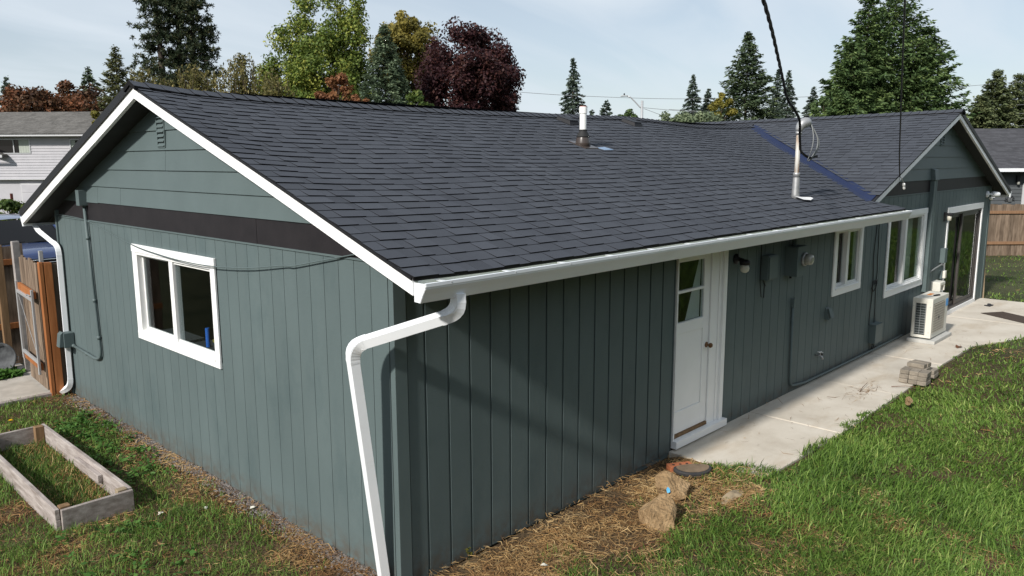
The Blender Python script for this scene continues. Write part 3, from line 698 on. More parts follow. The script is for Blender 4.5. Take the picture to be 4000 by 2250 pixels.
barge([(2 * YR - y, zmain(-.28, y) + .012 * (YR - y) / 4.2) for y in yl], -.300, -.2790, .078, 'drip_edge', 'black_metal', -.058)
# soffits
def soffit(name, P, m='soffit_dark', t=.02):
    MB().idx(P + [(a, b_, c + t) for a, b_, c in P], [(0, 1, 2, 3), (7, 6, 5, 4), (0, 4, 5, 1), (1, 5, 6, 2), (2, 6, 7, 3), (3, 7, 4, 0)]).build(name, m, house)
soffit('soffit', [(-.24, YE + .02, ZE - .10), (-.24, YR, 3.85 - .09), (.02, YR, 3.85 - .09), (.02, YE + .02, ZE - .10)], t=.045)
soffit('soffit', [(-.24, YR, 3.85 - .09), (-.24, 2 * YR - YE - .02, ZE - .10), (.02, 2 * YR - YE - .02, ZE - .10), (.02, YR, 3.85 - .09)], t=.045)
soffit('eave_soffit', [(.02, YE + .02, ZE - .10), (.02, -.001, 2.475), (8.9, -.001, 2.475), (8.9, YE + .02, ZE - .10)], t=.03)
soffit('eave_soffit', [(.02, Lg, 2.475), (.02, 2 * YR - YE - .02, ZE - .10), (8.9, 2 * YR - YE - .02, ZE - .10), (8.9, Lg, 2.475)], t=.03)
MB().box(-.24, 9.05, YE + .005, YE + .035, ZE - .115, ZE - .012).build('eave_fascia', 'white_paint', house)

# ---- gutters
def gutter(x0, x1, y0, z0, sgn, name='gutter'):
    prof = [(0, .0), (0, -.125), (.055, -.128), (.060, -.118), (.082, -.075), (.106, -.035), (.108, -.022), (.1135, -.020), (.1135, .0), (.100, .001)]
    b = MB(); n = len(prof)
    V = [(x0, y0 + sgn * p[0], z0 + p[1]) for p in prof] + [(x1, y0 + sgn * p[0], z0 + p[1]) for p in prof]
    b.idx(V, [(i, i + 1, n + i + 1, n + i) for i in range(n - 1)])
    o = b.build(name, 'white_metal', house); s_ = o.modifiers.new('solid', 'SOLIDIFY'); s_.thickness = .002
    capp = [(x0, y0 + sgn * p[0], z0 + p[1]) for p in prof[:-1]]
    MB().prism(capp, (-.004, 0, 0)).build('end_cap', 'white_metal', o)
    MB().prism([(x1, q, r_) for _, q, r_ in capp], (.004, 0, 0)).build('end_cap', 'white_metal', o)
    return o
gu = gutter(-.262, 9.075, -.578, 2.394, -1)
tag(gu, label='white gutter along the near eave')
MB().box(-.25, 9.07, -.6765, -.5805, 2.356, 2.360).build('gutter_liner', 'gutter_liner', gu)
MB().box(-.25, 9.07, -.5825, -.5795, 2.360, 2.398).build('gutter_flashing', 'gutter_liner', gu)
xx = -.10
while xx < 9.0:
    MB().hexa([(xx, -.690, 2.391), (xx + .03, -.690, 2.391), (xx + .03, -.584, 2.390), (xx, -.584, 2.390), (xx, -.690, 2.394), (xx + .03, -.690, 2.394), (xx + .03, -.584, 2.393), (xx, -.584, 2.393)]).build('strap', 'white_metal', gu)
    MB().lathe([(.005, 0), (.004, .004), (.001, .005)], 8, (xx + .05, -.6915, 2.384), (0, -1, 0)).build('screw', 'galvanised', gu)
    xx += .60
gl_ = gutter(-.262, 9.0, 2 * YR - YE - .012, 2.404, 1)
tag(gl_, label='white gutter end at the far eave')
gr = None
# ---- downspouts
def rib_profile(wx, wy):
    pr = []
    for k in range(9):
        u = -wx / 2 + wx * k / 8; pr.append((u, -wy / 2 + (.0028 if k % 2 and 0 < k < 8 else 0)))
    for k in range(1, 5): pr.append((wx / 2, -wy / 2 + wy * k / 5))
    for k in range(9):
        u = wx / 2 - wx * k / 8; pr.append((u, wy / 2 - (.0028 if k % 2 and 0 < k < 8 else 0)))
    for k in range(1, 5): pr.append((-wx / 2, wy / 2 - wy * k / 5))
    return pr
def rounded(pts, r=.09, n=6):
    P = [Vector(p) for p in pts]; out = [P[0]]
    for i in range(1, len(P) - 1):
        a = (P[i - 1] - P[i]); b = (P[i + 1] - P[i]); ra = min(r, a.length * .45); rb = min(r, b.length * .45)
        a = P[i] + a.normalized() * ra; b = P[i] + b.normalized() * rb
        for k in range(n + 1):
            t = k / n; out.append(a * (1 - t) ** 2 + P[i] * 2 * t * (1 - t) + b * t * t)
    out.append(P[-1]); return out
def elbow_rings(b, path, prof, up, i0, i1):
    pass
def downspout(pts, up, label, wx=.090, wy=.066, joints=()):
    path = rounded(pts)
    # crimped elbows: the profile swells slightly on every other ring of a bend
    o = MB().sweep(path, rib_profile(wx, wy), up).build('downspout', 'white_metal', house)
    tag(o, label=label)
    P = [Vector(p) for p in pts]
    cp = rib_profile(wx * 1.03, wy * 1.04)
    for i in range(1, len(P) - 1):
        a = (P[i - 1] - P[i]); b = (P[i + 1] - P[i]); ra = min(.09, a.length * .45); rb = min(.09, b.length * .45)
        a = P[i] + a.normalized() * (ra + .03); b = P[i] + b.normalized() * (rb + .03); q = []
        for k in range(15): t = k / 14; q.append(a * (1 - t) ** 2 + P[i] * 2 * t * (1 - t) + b * t * t)
        # alternate profile scale for crimps
        n = len(cp); V = []; aa = None
        for k, p in enumerate(q):
            d = (q[min(k + 1, 14)] - q[max(k - 1, 0)]).normalized()
            aa = (Vector(up) - d * Vector(up).dot(d)).normalized()
            bb = d.cross(aa); s_ = 1.0 if k % 2 == 0 else 1.022
            for u, w_ in cp: V.append(p + (aa * u + bb * w_) * s_)
        F = []
        for k in range(14):
            for j in range(n): F.append((k * n + j, k * n + (j + 1) % n, (k + 1) * n + (j + 1) % n, (k + 1) * n + j))
        MB().idx(V, F).build('elbow', 'white_metal', o)
    return o
downspout([(.066, -.625, 2.29), (.066, -.625, 2.155), (-.325, .055, 1.885), (-.062, .105, -.06)], (.25, 1, 0), 'white downspout bending round the near corner of the house')
downspout([(-.12, 7.90, 2.30), (-.115, 7.78, 2.22), (-.065, 7.135, 2.03), (-.065, 7.18, .10), (-.135, 7.36, .0)], (.2, 1, 0), 'white downspout at the far end of the gable wall', wx=.075, wy=.058)

# ---- wing gable end (faces -y)
wg = MB().prism([(8.95, .0, 2.5455), (XE, .0, 2.5455), (XE, 0, wing_ridge(0) - WSL * (XE - WA) - .06), (WA, .0, wing_ridge(0) - .06), (8.95, 0, wing_ridge(0) - WSL * (WA - 8.95) - .06)], (0, .1, 0)).build('wing_gable_wall', 'house_paint_smooth', house)
MB().prism([(WA - (wing_ridge(0) - .075 - 2.547) / WSL, -.016, 2.547), (12.19, -.016, 2.547), (12.19, -.016, 2.785), (WA - (wing_ridge(0) - .075 - 2.785) / WSL, -.016, 2.785)], (0, .0145, 0)).build('band_board', 'band_brown', house); MB().prism([(12.195, -.0175, 2.547), (16.70, -.0175, 2.547), (WA + (wing_ridge(0) - .075 - 2.785) / WSL, -.0175, 2.785), (12.195, -.0175, 2.785)], (0, .016, 0)).build('band_board', 'band_brown', house)
MB().box(8.9, 16.6, -.022, -.0015, 2.532, 2.549).build('band_drip_strip', 'house_paint_smooth', house)
wl = [2.768, 2.969, 3.178, 3.389, 3.596, 3.80]
for i in range(len(wl)):
    z0 = wl[i]; z1 = (wl[i + 1] if i + 1 < len(wl) else 3.92) + .012
    hw0 = (3.93 - z0) / .348; hw1 = max((3.93 - z1) / .348, .01); hw0 = min(hw0, XE - WA); xo, xi_ = -.030, -.014
    MB().hexa([(WA - hw0, xo, z0), (WA + hw0, xo, z0), (WA + hw0, -.001, z0), (WA - hw0, -.001, z0), (WA - hw1, xi_, z1), (WA + hw1, xi_, z1), (WA + hw1, -.001, z1), (WA - hw1, -.001, z1)]).build('lap_board', 'house_paint_smooth', wg)
vent = MB().box(12.60, 12.62, -.036, -.012, 3.385, 3.70).box(12.80, 12.82, -.036, -.012, 3.385, 3.70).box(12.62, 12.80, -.034, -.012, 3.38, 3.395).build('gable_vent', 'house_paint_smooth', house)
for i in range(6):
    z = 3.40 + i * .05
    MB().hexa([(12.62, -.045, z), (12.80, -.045, z), (12.80, -.015, z + .035), (12.62, -.015, z + .035), (12.62, -.045, z + .006), (12.80, -.045, z + .006), (12.80, -.015, z + .041), (12.62, -.015, z + .041)]).build('louvre', 'house_paint_smooth', vent)
# wing rakes
def wbarge(x0, x1, zt0, zt1, ya, yb, h, m='white_paint', name='barge_board'):
    MB().hexa([(x0, ya, zt0 - h), (x1, ya, zt1 - h), (x1, yb, zt1 - h), (x0, yb, zt0 - h), (x0, ya, zt0), (x1, ya, zt1), (x1, yb, zt1), (x0, yb, zt0)]).build(name, m, house)
zr_ = wing_ridge(-.3); SLO = (zr_ - WZ0) / (WA - WSX0)
wbarge(WSX0 + .05, WA, WZ0 - .02 + .05 * SLO, zr_ - .02, -.262, -.224, .105); wbarge(WA, WX1 - .02, zr_ - .02, zr_ - .02 - SLO * (WX1 - .02 - WA), -.262, -.224, .105)
wbarge(WSX0, WA, WZ0 - .004, zr_ - .004, -.276, -.2625, .022, 'black_metal', 'drip_edge'); wbarge(WA, WX1, zr_ + .03, zr_ + .03 - SLO * (WX1 - WA), -.278, -.2625, .075, 'black_metal', 'drip_edge')
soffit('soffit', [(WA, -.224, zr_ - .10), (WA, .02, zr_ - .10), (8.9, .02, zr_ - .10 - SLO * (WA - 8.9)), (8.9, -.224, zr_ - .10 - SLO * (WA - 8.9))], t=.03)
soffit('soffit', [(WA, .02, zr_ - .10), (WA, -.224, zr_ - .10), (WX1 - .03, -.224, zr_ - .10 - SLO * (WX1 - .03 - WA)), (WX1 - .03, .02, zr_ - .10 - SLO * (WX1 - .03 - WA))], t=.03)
zc = zr_ - SLO * (WX1 - WA)
g3 = MB(); pr = [(0, .0), (0, -.125), (.055, -.128), (.082, -.075), (.108, -.022), (.1135, .0)]
V = [(WX1 - .02 + p[0], -.275, zc - .02 + p[1]) for p in pr] + [(WX1 - .02 + p[0], 7.9, zc - .02 + p[1]) for p in pr]; n = len(pr)
g3.idx(V, [(i, i + 1, n + i + 1, n + i) for i in range(n - 1)] + [tuple(range(n))]); g3.build('gutter', 'white_metal', house)
MB().box(XE - .10, XE + .012, -.024, -.0125, -.05, 2.53).build('corner_board', 'house_paint_smooth', house)

# ------------------------------------------------------------------ roof fittings
vp = empty('vent_pipe', (4.93, 2.22, zmain(4.93, 2.22)), label='white plastic vent pipe with dark boot on the roof', cat='vent pipe')
b = MB().lathe([(.105, -.03), (.098, .04), (.086, .10), (.082, .115)], 22, (0, 0, .0)); b.build('flashing_cone', 'boot_brown', vp, smooth=True)
MB().hexa([(-.14, -.16, -.050), (.14, -.16, -.050), (.14, .14, .056), (-.14, .14, .056), (-.14, -.16, -.034), (.14, -.16, -.034), (.14, .14, .066), (-.14, .14, .066)]).build('flashing_plate', 'boot_brown', vp)
MB().lathe([(.090, .11), (.086, .125), (.056, .185), (.052, .192), (.059, .20), (.059, .208), (.046, .21)], 22).build('rubber_boot', 'rubber', vp, smooth=True)
MB().lathe([(.046, .15), (.046, .42), (.0535, .42), (.0535, .505), (.046, .506)], 22).build('pipe', 'pvc', vp)
MB().lathe([(.047, .5045), (.047, .512)], 22).build('rim', 'red_cap', vp)
MB().hexa([(.20, -.22, -.066), (.42, -.20, -.060), (.34, -.10, -.024), (.17, -.12, -.032), (.20, -.22, -.058), (.42, -.20, -.052), (.34, -.10, -.016), (.17, -.12, -.024)]).build('flashing_corner', 'flash_blue', vp)
for xx, lb in ((5.93, 'black box vent on the ridge beside the white pipe'), (7.60, 'black box vent on the ridge right of the white pipe')):
    rv = empty('roof_vent', (xx, 3.30, zmain(xx, 3.30)), label=lb, cat='roof vent', group='box vents on the ridge')
    z = .01
    MB().idx([(-.19, -.20, -.065), (.19, -.20, -.065), (.19, .24, .09), (-.19, .24, .09), (-.16, -.17, .045), (.16, -.17, .045), (.16, .22, .165), (-.16, .22, .165)], [(3, 2, 1, 0), (4, 5, 6, 7), (0, 1, 5, 4), (1, 2, 6, 5), (2, 3, 7, 6), (3, 0, 4, 7)]).build('hood', 'black_metal', rv, bevel=.006)
    MB().hexa([(-.24, -.26, -.082), (.24, -.26, -.082), (.24, .28, .105), (-.24, .28, .105), (-.24, -.26, -.076), (.24, -.26, -.076), (.24, .28, .111), (-.24, .28, .111)]).build('flange', 'black_metal', rv)
    MB().hexa([(-.165, -.19, .047), (.165, -.19, .047), (.165, .225, .168), (-.165, .225, .168), (-.165, -.19, .053), (.165, -.19, .053), (.165, .225, .174), (-.165, .225, .174)]).build('lid', 'black_metal', rv)
    rv.scale = (.62, .62, .62)
# service mast
MX, MY = 6.755, .075; MZ = zmain(MX, MY)
ms_ = empty('service_mast', (MX, MY, MZ), label='steel electrical service mast with weatherhead rising from the roof', cat='service mast')
MB().lathe([(.055, -.02), (.050, .05), (.043, .28), (.041, .30)], 16).build('roof_jack', 'galvanised', ms_, smooth=True)
MB().lathe([(.045, .28), (.045, .335), (.042, .34)], 16).build('collar', 'galvanised', ms_, smooth=True)
MB().lathe([(.030, .0), (.030, .88)], 16).build('pipe', 'rust_pipe', ms_, smooth=True)
MB().lathe([(.04, .835), (.04, .875)], 16).build('coupling', 'galvanised', ms_, smooth=True)
b = MB(); q = []
prof = []
for k in range(9):
    t = k / 8; ang = t * math.pi * .62; q.append((.0 + .085 * (1 - math.cos(ang)) * 1.1, -.05 * (1 - math.cos(ang)), .87 + .12 * math.sin(ang)))
MB().tube(q, [.040, .047, .054, .060, .066, .069, .069, .066, .055], 16).build('weatherhead', 'galvanised', ms_, smooth=True)
MB().idx([(-.05, -.14, -.040), (.10, -.17, -.052), (.27, -.13, -.035), (.28, -.09, -.02), (.06, -.06, -.012), (-.09, -.03, .002)], [(0, 1, 2, 3, 4, 5)]).build('sealant_patch', 'sealant', ms_).location.z = .034
for (m_, x1_, dz, rr) in (('grey_cable', .34, .0, .009), ('grey_cable', .30, .03, .009), ('grey_cable', .15, .08, .007)):
    P = []
    for k in range(15):
        t = k / 14; P.append((.14 + (x1_ - .2) * math.sin(t * math.pi * .9), -.08 - .08 * math.sin(t * math.pi), .95 - .46 * t + dz * (1 - t)))
    MB().tube(P, rr, 6, caps=True).build('lead', m_, ms_, smooth=True)

def cable(name, pts, r, m, label, cat='cable', twist=0.0, turns=0, group=None):
    P = [Vector(p) for p in pts]; out = []
    for i in range(len(P) - 1):
        p0 = P[max(i - 1, 0)]; p1 = P[i]; p2 = P[i + 1]; p3 = P[min(i + 2, len(P) - 1)]
        nseg = 14
        for k in range(nseg):
            t = k / nseg
            out.append(.5 * ((2 * p1) + (p2 - p0) * t + (2 * p0 - 5 * p1 + 4 * p2 - p3) * t * t + (3 * p1 - p0 - 3 * p2 + p3) * t ** 3))
    out.append(P[-1])
    if not twist:
        o = MB().tube(out, r, 6).build(name, m, smooth=True); tag(o, label, cat, group); return o
    root = empty(name, pts[0], label=label, cat=cat, group=group); L0 = 0; base = Vector(pts[0])
    acc = [0]
    for a, b in zip(out[:-1], out[1:]): acc.append(acc[-1] + (b - a).length)
    for s in range(3):
        Q = []
        for i, p in enumerate(out):
            d = (out[min(i + 1, len(out) - 1)] - out[max(i - 1, 0)]).normalized(); a = d.cross(Vector((0, 0, 1))).normalized(); b = d.cross(a); ph = acc[i] * turns + s * 2.094
            Q.append(p + (a * math.cos(ph) + b * math.sin(ph)) * twist - base)
        MB().tube(Q, r, 6).build('strand', m, root, smooth=True)
    return root
MW = [(6.72, .045, 3.255)]
cable('service_cable', [(7.08, -.05, 3.19), (6.93, -.02, 3.17), (6.78, .03, 3.235), (6.70, .03, 3.36), (6.52, -.02, 3.66), (6.05, -.07, 3.88), (5.516, -.255, 4.033), (4.522, -.651, 4.17), (3.529, -1.049, 4.293), (2.529, -1.453, 4.365), (1.519, -1.854, 4.42), (-3.0, -3.55, 5.2), (-12.9, -7.2, 8.0)], .0085, 'black_cable', 'black twisted service cable running from the mast up out of view', twist=.010, turns=7)
cable('overhead_cable', [(9.69, -.285, 2.876), (9.00, -.474, 3.23), (7.38, -.961, 3.858), (5.94, -1.40, 4.308), (4.61, -1.812, 4.601), (3.337, -2.205, 4.78), (-3, -4.2, 6.0), (-12.9, -7.2, 8.0)], .0095, 'black_cable', 'single black cable rising from the white barge board of the wing')
ins = empty('cable_clamp', (9.69, -.29, 2.87), label='small white cable clamp hanging at the wing barge board', cat='cable clamp')
MB().tube([(0, 0, 0), (.06, -.01, -.02), (.16, -.01, -.10)], .006, 6).build('hook', 'galvanised', ins); MB().lathe([(.012, 0), (.022, .01), (.022, .05), (.014, .06), (.02, .07), (.02, .1), (.01, .11)], 10, (.16, -.01, -.10), (.5, 0, -1)).build('insulator', 'pvc', ins, smooth=True)
MB().tube([(0, 0, 0), (-.04, .0, -.07), (.02, 0, -.12), (.10, .0, -.10)], .004, 6).build('loop', 'black_cable', ins)

# ------------------------------------------------------------------ fixtures on the walls
# gable conduit with box
c = empty('conduit', (-.03, 6.05, 2.75), label='painted conduit with box running down the sunlit gable wall', cat='conduit')
def rel(c, pts): return [tuple(Vector(p) - c.location) for p in pts]
b = MB(); b.box(-.085, .02, -.055, .055, -.13, .06); b.build('head_box', 'house_paint_smooth', c, bevel=.004)
MB().tube(rel(c, rounded([(-.045, 6.05, 2.63), (-.04, 6.01, 1.6), (-.04, 5.95, .72), (-.04, 6.12, .66), (-.04, 7.0, .70)], .11, 7)), .0185, 10).build('pipe', 'house_paint_smooth', c, smooth=True)
for p, ax in (((-.045, 6.05, 2.60), (0, 0, 1)), ((-.04, 6.035, 2.2), (0, 0, 1)), ((-.04, 6.00, 1.42), (0, 0, 1)), ((-.04, 5.965, .95), (0, 0, 1)), ((-.04, 6.45, .675), (0, 1, 0)), ((-.04, 6.95, .70), (0, 1, 0))):
    MB().lathe([(.024, 0), (.024, .04)], 12, tuple(Vector(p) - c.location), ax).build('coupling', 'house_paint_smooth', c, smooth=True)
jb = empty('outlet_box', (-.02, 7.06, .78), label='painted outlet box with flip cover beside the far downspout', cat='outlet box')
MB().box(-.13, .0, -.075, .075, -.10, .10).build('box', 'house_paint_smooth', jb, bevel=.006); MB().hexa([(-.19, -.06, -.085), (-.13, -.06, -.085), (-.13, .06, -.085), (-.19, .06, -.085), (-.165, -.06, .09), (-.13, -.06, .12), (-.13, .06, .12), (-.165, .06, .09)]).build('cover', 'house_paint_smooth', jb, bevel=.006)
# wire across the gable
P = [(-.03, 7.20, 2.46), (-.03, 6.40, 2.452), (-.04, 5.9, 2.42), (-.05, 5.2, 2.325), (-.06, 4.5, 2.235), (-.065, 3.9, 2.195), (-.07, 3.3, 2.175), (-.07, 2.7, 2.18), (-.06, 2.0, 2.225), (-.05, 1.4, 2.30), (-.045, 1.25, 2.31), (-.04, .75, 2.405), (-.03, .3, 2.49)]
cable('wall_wire', P, .0055, 'house_paint_smooth', 'painted wire sagging across the gable wall and its window', cat='wire')

# wall lamp beside the door
lp = empty('wall_lamp', (5.02, -.012, 2.0), label='black wall lamp with round white globe beside the door', cat='wall lamp')
MB().lathe([(.062, 0), (.060, .02), (.03, .03), (.02, .06)], 16, (0, 0, 0), (0, -1, 0)).build('back_plate', 'black_metal', lp, smooth=True)
MB().tube([(0, -.05, 0), (0, -.10, -.005), (0, -.12, -.03)], .018, 8).build('arm', 'black_metal', lp); MB().lathe([(.03, 0), (.062, -.015), (.06, -.06), (.045, -.06)], 16, (0, -.12, .0)).build('shade', 'black_metal', lp, smooth=True)
MB().lathe([(.02, .0), (.045, -.02), (.054, -.05), (.045, -.085), (.02, -.102), (.001, -.105)], 16, (0, -.12, -.05)).build('globe', 'lamp_globe', lp, smooth=True)
# telephone panel
tp = empty('wall_panel', (5.81, -.012, 1.83), label='flat painted panel box with loose cable left of the meter', cat='panel box')
MB().box(-.13, .13, -.095, 0, -.16, .15).build('box', 'house_paint_smooth', tp, bevel=.006)
MB().box(-.115, .115, -.108, -.096, -.145, .135).build('cover', 'house_paint_smooth', tp, bevel=.006)
P = [(-.17, -.012, .62), (-.18, -.02, .2), (-.20, -.03, -.15), (-.17, -.04, -.36), (-.10, -.04, -.38), (-.07, -.03, -.22), (-.12, -.03, -.16), (-.04, -.03, -.24)]
MB().tube(P, .006, 6).build('loose_cable', 'black_cable', tp, smooth=True)
# electric meter
em = empty('electric_meter', (6.50, -.012, 1.84), label='painted electric meter box with round glass meter under the eave', cat='electric meter')
MB().box(-.15, .14, -.17, 0, -.19, .19).build('box', 'house_paint_smooth', em, bevel=.005); MB().box(-.16, .15, -.18, 0, .192, .20).build('rain_lid', 'house_paint_smooth', em)
MB().lathe([(.088, 0), (.088, .03), (.078, .035)], 22, (.03, -.172, .03), (0, -1, 0)).build('meter_ring', 'galvanised', em, smooth=True)
MB().lathe([(.075, .035), (.075, .09), (.06, .115), (.03, .122), (.001, .123)], 22, (.03, -.172, .03), (0, -1, 0)).build('meter_glass', 'glass_dome', em, smooth=True)
MB().lathe([(.03, .20), (.03, .62)], 12, (-.02, -.06, 0)).build('riser', 'house_paint_smooth', em)
MB().box(-.04, -.02, -.05, -.02, -.23, -.19).build('latch', 'black_metal', em)
# conduit that drops by the meter and runs along the wall base
cd2 = empty('conduit', (6.63, -.03, 1.22), label='painted conduit dropping by the meter and running along the wall base', cat='conduit')
MB().tube(rel(cd2, rounded([(6.62, -.03, 1.24), (6.66, -.035, .10), (7.1, -.045, .055), (8.6, -.05, .05), (9.9, -.05, .05), (11.2, -.05, .06)], .10, 6)), .0165, 10).build('pipe', 'house_paint_smooth', cd2, smooth=True)
MB().box(-.03, .03, -.03, .02, -.02, .10).build('cap_box', 'house_paint_smooth', cd2, bevel=.004); MB().lathe([(.022, 0), (.022, .04)], 10, (.005, 0, -.25)).build('coupling', 'house_paint_smooth', cd2)
# small hood vent
hv = empty('dryer_vent', (7.83, -.012, .94), label='small painted hood vent on the wall below the small window', cat='wall vent')
MB().hexa([(-.06, -.07, -.085), (.06, -.07, -.085), (.06, 0, -.085), (-.06, 0, -.085), (-.06, -.015, .085), (.06, -.015, .085), (.06, 0, .085), (-.06, 0, .085)]).build('hood', 'house_paint_smooth', hv, bevel=.003)
MB().box(-.055, .055, -.075, -.06, -.08, .06).build('flap', 'house_paint_smooth', hv).rotation_euler = (R(-18), 0, 0)
# spigot
sg = empty('spigot', (7.52, -.012, .376), label='garden spigot with cross handle low on the wall', cat='spigot')
MB().tube([(0, 0, 0), (0, -.06, 0), (.0, -.10, -.02), (0, -.11, -.05)], [.014, .014, .016, .014], 10).build('body', 'galvanised', sg, smooth=True)
hd = MB(); hd.bar((-.04, -.07, .05), (.04, -.07, .05), .014, .014); hd.bar((0, -.11, .05), (0, -.03, .05), .014, .012); hd.build('handle', 'sealant', sg, bevel=.003); MB().lathe([(.006, 0), (.006, .05)], 8, (0, -.07, 0)).build('stem', 'galvanised', sg)
MB().lathe([(.02, 0), (.02, .05)], 10, (.05, -.04, .0), (1, -.3, 0)).build('hose_end', 'black_cable', sg)
# cable box low on wall with cables
cb = empty('cable_box', (9.78, -.012, .33), label='painted cable junction box low on the wall below the big window', cat='junction box')
MB().box(-.16, .16, -.11, 0, -.15, .15).build('box', 'house_paint_smooth', cb, bevel=.006); MB().box(-.165, .165, -.115, 0, .152, .165).build('lid', 'house_paint_smooth', cb)
for dx in (-.10, -.02): MB().tube([(dx, -.05, -.15), (dx + .02, -.04, -.22), (dx + .07, -.03, -.27), (dx + .16, -.03, -.25)], .007, 6).build('tail', 'black_cable', cb)
for k, (x0, sw) in enumerate(((9.60, .05), (9.74, -.04))):
    P = [(x0 + sw * math.sin(q * 1.3) * .5 + (.05 if q > 4 else 0) * k, -.022, 2.42 - q * .215) for q in range(10)]
    cable('wall_cable', P, .006, 'black_cable', ('thin dark cable hanging left, between the small and big windows', 'thin dark cable hanging right, close to the big window')[k], cat='cable')
P = [(9.66 + .10 * math.cos(a) * (1 + .3 * math.sin(3 * a)), -.035 - .004 * (a % 3), 1.13 + .09 * math.sin(a * 1.07)) for a in np.linspace(0, 4.6 * math.pi, 60)]
tag(MB().tube(P, .0055, 5).build('cable_coil', 'black_cable', smooth=True), 'small coil of cable hung on the wall between the windows', 'cable coil')
# line-set cover (boxed chase) on the wing
ch = empty('line_cover', (12.33, -.012, .70), label='tall grey-green line cover running up the wing wall above the heat pump', cat='line cover')
MB().box(-.095, .095, -.075, 0, 0, 2.06).build('duct', 'house_paint_smooth', ch, bevel=.006)
MB().box(.02, .04, -.079, -.0755, .0, 2.06).build('seam', 'house_paint_smooth', ch)
MB().hexa([(-.12, -.10, 2.06), (.12, -.10, 2.06), (.12, .0, 2.06), (-.12, .0, 2.06), (-.11, -.07, 2.25), (.11, -.07, 2.25), (.11, 0, 2.28), (-.11, 0, 2.28)]).build('end_cap', 'house_paint_smooth', ch, bevel=.01)
MB().tube([(-.02, -.04, 0), (-.02, -.05, -.12), (-.2, -.06, -.25), (-.32, -.1, -.3)], .03, 8).build('line_set', 'black_cable', ch, smooth=True)
# disconnect and outlets on the wing
dc = empty('disconnect_box', (13.30, -.012, 1.30), label='grey disconnect box with whip beside the sliding door', cat='electrical box')
MB().box(-.07, .09, -.09, 0, -.15, .13).build('box', 'house_paint_smooth', dc, bevel=.005); MB().tube([(-.02, -.05, -.15), (-.12, -.05, -.18), (-.5, -.04, -.22), (-.86, -.05, -.25)], .014, 8).build('whip', 'grey_cable', dc, smooth=True); MB().lathe([(.02, 0), (.02, .05)], 10, (-.02, -.05, -.20)).build('fitting', 'galvanised', dc)
ob = empty('outlet_box', (13.36, -.012, .92), label='small box with pale bubble cover beside the sliding door', cat='outlet box')
MB().box(-.07, .05, -.05, 0, -.09, .08).build('box', 'house_paint_smooth', ob, bevel=.004); MB().box(-.045, .06, -.10, -.051, -.08, .07).build('cover', 'ac_shell', ob, bevel=.012)
ln = empty('wall_lantern', (13.32, -.012, 2.04), label='dark square wall lantern at the corner of the sliding door', cat='wall lamp')
MB().box(-.05, .05, -.02, 0, -.09, .09).build('back_plate', 'black_metal', ln, bevel=.004); MB().box(-.06, .06, -.15, -.02, .03, .075).build('hood', 'black_metal', ln, bevel=.006); MB().lathe([(.03, 0), (.042, -.03), (.038, -.10), (.001, -.105)], 12, (0, -.085, .03)).build('glass', 'lamp_globe', ln, smooth=True)
scm = empty('security_camera', (16.36, -.012, 2.37), label='white security camera under the eave at the far corner', cat='security camera')
MB().lathe([(.07, 0), (.07, .03), (.05, .05)], 16, (0, 0, 0), (0, -1, 0)).build('base', 'white_metal', scm, smooth=True); MB().tube([(0, -.04, 0), (.08, -.10, .0)], .02, 8).build('arm', 'white_metal', scm)
MB().lathe([(.045, 0), (.055, .02), (.055, .16), (.045, .18), (.04, .17)], 16, (.06, -.10, .01), (.85, -.5, -.12)).build('body', 'white_metal', scm, smooth=True); MB().lathe([(.02, -.02), (.03, .0), (.03, .04), (.02, .05)], 10, (.04, -.07, -.09), (.5, -.5, -.4)).build('sensor', 'lamp_globe', scm, smooth=True)

# ------------------------------------------------------------------ heat pump
hp = empty('heat_pump', (11.08, -.54, .0), label='beige heat pump outdoor unit beside the patio', cat='heat pump')
W_, D_, H_ = .92, .32, .69; zb = .085
def hb(b, x0, x1, y0, y1, z0, z1, mi=0): return b.box(x0, x1, y0, y1, zb + z0, zb + z1, mi)
b = MB(); hb(b, 0, W_, 0, D_, .62, H_); hb(b, 0, W_, 0, D_, 0, .045); hb(b, 0, .03, 0, .10, .045, .62); hb(b, 0, .03, .275, D_, .045, .62); hb(b, 0, .03, .10, .275, .60, .62)
hb(b, .03, W_, D_ - .02, D_, .045, .62); hb(b, W_ - .02, W_, .02, D_ - .02, .045, .62); hb(b, .03, W_ - .02, .0, .012, .045, .07); hb(b, .03, W_ - .02, 0, .012, .595, .62); hb(b, W_ - .19, W_ - .02, 0, .012, .07, .595); hb(b, .03, .06, 0, .012, .07, .595)
b.build('casing', 'ac_shell', hp, bevel=.006)
hb(MB(), .032, .045, .10, .275, .045, .60).build('coil', 'ac_dark', hp)
for k in range(12):
    b = MB(); z = zb + .075 + k * .044; b.tube([(.012, .105, z), (.012, .27, z)], .003, 5); b.build('guard_wire', 'wire_grey', hp)
for y_ in (.11, .19, .265): MB().tube([(.008, y_, zb + .06), (.008, y_, zb + .60)], .003, 5).build('guard_wire', 'wire_grey', hp)
hb(MB(), .06, W_ - .19, .03, .05, .07, .595).build('fan_shroud', 'ac_dark', hp)
for k in range(20):
    x = .075 + k * .0335; MB().tube([(x, -.004, zb + .075), (x, -.004, zb + .59)], .0032, 5).build('grille_bar', 'ac_grill', hp)
for k in range(12):
    z = zb + .085 + k * .045; MB().tube([(.06, -.008, z), (W_ - .2, -.008, z)], .003, 5).build('grille_bar', 'ac_grill', hp)
fn = MB()
for k in range(3):
    a = k * 2.094; ca, sa = math.cos(a), math.sin(a); q = []
    for (r_, th) in ((.05, -.3), (.22, -.15), (.23, .55), (.05, .5)): q.append((.40 + r_ * math.cos(a + th), .022 + (.01 if th > 0 else -.004), zb + .33 + r_ * math.sin(a + th)))
    fn.prism(q, (0, .006, 0))
